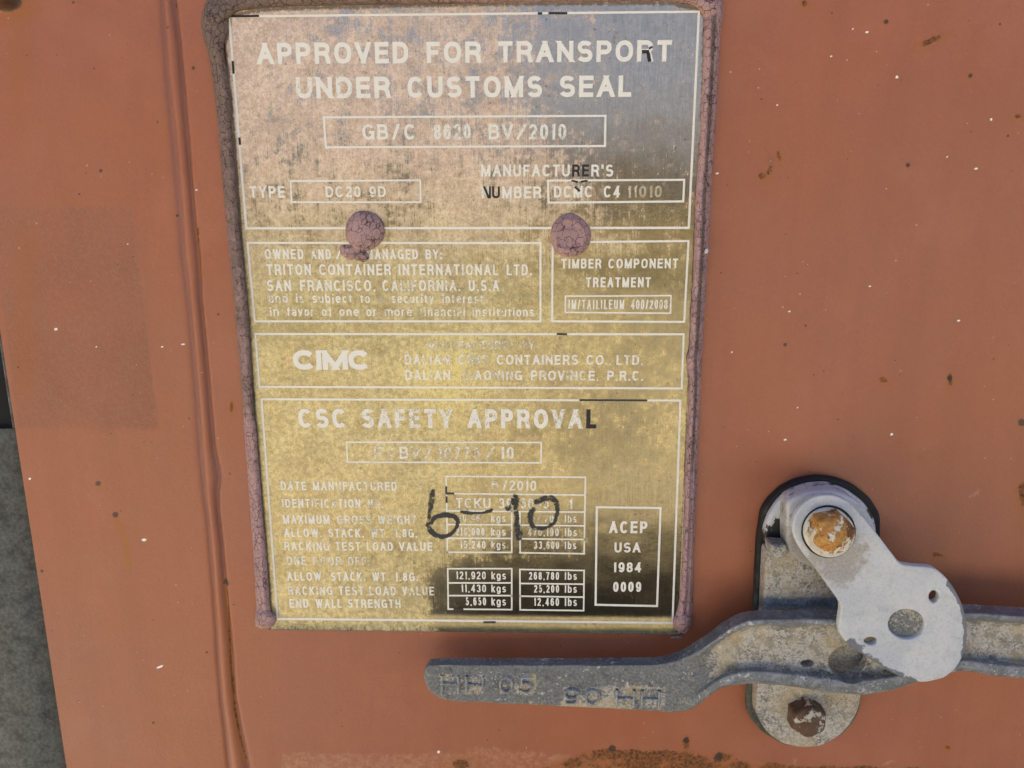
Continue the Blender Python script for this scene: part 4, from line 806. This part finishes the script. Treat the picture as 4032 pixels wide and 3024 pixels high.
for tx0, tx1, ty0, ty1, am in ((2206, 2620, 2702, 2790, .58), (1950, 2112, 2655, 2738, .50), (1722, 1915, 2655, 2735, .42)):  # pale fill round the cast marks; the left patches also paint white glints
    de = np.maximum(de, am * smoothstep(tx0 - 20, tx0 + 15, bx) * (1 - smoothstep(tx1 - 15, tx1 + 20, bx)) * smoothstep(ty0 - 14, ty0 + 10, by_) * (1 - smoothstep(ty1 - 10, ty1 + 14, by_)))
for rx, ry, sx, sy in ((2200, 2684, 25, 6), (2400, 2672, 12, 10), (2450, 2688, 40, 6), (2540, 2655, 22, 5), (2560, 2690, 30, 8), (2690, 2762, 14, 26), (2700, 2688, 9, 14), (2515, 2670, 8, 10)):
    re_ = np.maximum(re_, .52 * np.exp(-((bx - rx) / sx) ** 2 - ((by_ - ry) / sy) ** 2))
for k, q in (('zinc', zi), ('deposit', de), ('redpaint', re_)): bar.data.attributes.new(k, 'FLOAT', 'POINT').data.foreach_set('value', q.astype(np.float32))
for p in bar.data.polygons: p.use_smooth = True
try: bar.data.set_sharp_from_angle(angle=math.radians(50))
except Exception: pass
def emboss(t, a, b, yb, cap, flip, dfun, hgt=.0009, sw=.22):
    """raised casting marks: domed ridges along each letter stroke"""
    VV, FF = [], []; cnt = 0
    d = dfun; p0, p1 = P(a, yb[0], d), P(b, yb[1], d); up = P(a, yb[0] - cap, d) - p0; h = np.hypot(up[0], up[2]); ex = p1 - p0; wdt = np.hypot(ex[0], ex[2]); ex = ex / wdt; ez = np.array([-ex[2], 0, ex[0]])
    o, _, s_ = lay(t, h, wdt, sw * h)
    for ci, ss in o:
        for si, (q, kd) in enumerate(ss):
            q = [(x * s_, y) for x, y in q]
            q = np.array(q); hw = sw * h / 2; prof = []
            for k, hh in ((1.0, -.0004), (.55, .8), (0.15, 1.0)):
                Vq, Fq_ = ribbon([tuple(z) for z in q], hw * k, kd, 0.0, h); prof.append((np.array([wdt, h]) - Vq if flip else Vq, hh))
            n2 = len(prof[0][0]); order = [(0, 0), (1, 0), (2, 0), (2, 1), (1, 1), (0, 1)]
            rows = []
            for r_, side in order:
                Vq, hh = prof[r_]; pts_ = Vq[side::2]; V3 = p0 + pts_[:, :1] * ex + pts_[:, 1:] * ez
                V3[:, 1] -= (hh * hgt if hh > 0 else -.0012) + .00001 * si; rows.append(V3)
            A_ = np.stack(rows, 1); n_ = A_.shape[0]; cl = np.hypot(*(q[0] - q[-1])) < 1e-6
            VV.append(A_.reshape(-1, 3)); F_ = grid_faces(n_, 6)
            if cl: F_ = np.concatenate([F_, np.array([[(n_ - 1) * 6 + j, (n_ - 1) * 6 + j + 1, j + 1, j] for j in range(5)])])
            FF.append(F_ + cnt); cnt += n_ * 6
    V = np.concatenate(VV); V[:, 1] -= .0006 * (vnoise(V, 420, 9) - .5)
    return mesh('cast_lettering', V, np.concatenate(FF), MG, hd, True, {'zinc': np.full(cnt, .0), 'deposit': np.full(cnt, .34), 'redpaint': np.zeros(cnt)})
emboss('HH', 1732, 1909, (2724, 2730), 66, False, .0178, .0009); emboss('05', 1962, 2102, (2729, 2731), 70, False, .0180, .0014)
emboss('05', 2216, 2366, (2770, 2774), 66, True, .0181, .0017); emboss('HH', 2418, 2600, (2777, 2781), 66, True, .0182, .0017)

# ------------------------------------------------------------------ pivoting keeper plate with its bolt
kp = thing('latch_plate', P(3270, 2100, .02), 'white painted swinging keeper plate with three holes hanging from rusty bolt', 'latch plate')
lev = r8([(398, 350), (410, 290), (440, 240), (490, 195), (560, 172), (640, 178), (712, 215), (765, 272), (850, 372), (940, 490), (988, 553), (1080, 562), (1168, 567), (1230, 615), (1282, 680), (1322, 760), (1348, 850), (1352, 950), (1335, 1040), (1290, 1120), (1225, 1172), (1130, 1194), (1060, 1190), (980, 1162), (895, 1115), (800, 1055), (715, 1000), (657, 935), (650, 880), (660, 820), (666, 768), (600, 680), (530, 580), (470, 508), (430, 450), (405, 395)])
hl = [r8([(1022, 878)])[0] + (72, 58), r8([(1170, 728)])[0] + (20, 24), r8([(827, 970)])[0] + (25, 15)]
LX, LY = [p[0] for p in lev], [p[1] for p in lev]
def segdist(x, y, pl):
    best = np.full(x.shape, 1e9)
    for (ax, ay), (bx_, by2) in zip(pl[:-1], pl[1:]):
        dx, dy = bx_ - ax, by2 - ay; t = np.clip(((x - ax) * dx + (y - ay) * dy) / (dx * dx + dy * dy), 0, 1); best = np.minimum(best, np.hypot(x - ax - t * dx, y - ay - t * dy))
    return best
RIM1 = r8([(1262, 655), (1322, 760), (1348, 850), (1352, 950), (1335, 1040)]); RIM2 = r8([(700, 985), (800, 1055), (895, 1115), (980, 1162), (1060, 1190)]); SCR = r8([(1135, 945), (1180, 905), (1215, 875)])
def lchip(x, y, d):
    c = .13 + .95 * (1 - smoothstep(8, 26, segdist(x, y, RIM1))) + .62 * (1 - smoothstep(4, 34, segdist(x, y, RIM2))) + .5 * np.exp(-((x - 3375) / 40) ** 2 - ((y - 2530) / 26) ** 2)
    return c + .3 * (d < .0300) + .22 * (1 - smoothstep(0, 5, segdist(x, y, SCR)))
prism('keeper_arm', lev, .0325, .0286, MW, kp, holes=hl, bevel=.0008, attr={'chip': lchip, 'grime': lambda x, y, d: .08 + .62 * (1 - smoothstep(60, 190, np.hypot(x - 3300, y - 2190))) + .42 * np.exp(-((x - 3310) / 80) ** 2 - ((y - 2190) / 50) ** 2)})
wc = r8([(605, 385)])[0]
blobw = [(wc[0] + 100 * math.cos(a), wc[1] + 96 * math.sin(a)) for a in np.linspace(0, 2 * math.pi, 40, endpoint=False)]
gap = [(wc[0] - 5 + 108 * math.cos(a), wc[1] - 7 + 104 * math.sin(a)) for a in np.linspace(0, 2 * math.pi, 40, endpoint=False)]
prism('washer_shadow', gap, .0334, .0322, MR, kp, bevel=.0003, attr={'dust': K(.05)})  # black ring put in for the shadow gap round the washer
prism('washer', blobw, .0362, .0322, MWASH, kp, bevel=.0006)
spc = [(wc[0] + 62 * math.cos(a), wc[1] + 60 * math.sin(a)) for a in np.linspace(0, 2 * math.pi, 30, endpoint=False)]
prism('pivot_spacer', spc, .0287, .0176, MG, kp, bevel=.0004, attr={'zinc': K(.2), 'deposit': K(.3), 'redpaint': K(0)})
bc = r8([(630, 400)])[0]
hexbolt('bolt_head', kp, bc[0], bc[1], 91, .0358, .0440, MB1, rot=.25, dome=.0026)
pin = hl[0]; ring_ = [(pin[0] + 80 * math.cos(a), pin[1] + 66 * math.sin(a)) for a in np.linspace(0, 2 * math.pi, 40, endpoint=False)]
prism('pin_end', ring_, .0302, .0240, MG, hd, bevel=.0005, attr={'zinc': K(.12), 'deposit': K(.38), 'redpaint': K(0)})
prism('paint_drip', [(2779, 980), (2786, 977), (2791, 984), (2788, 996), (2779, 1000), (2775, 992)], .0042, .0026, MW, seal, bevel=.0004, attr={'chip': K(0), 'grime': K(0)}, sm=1)
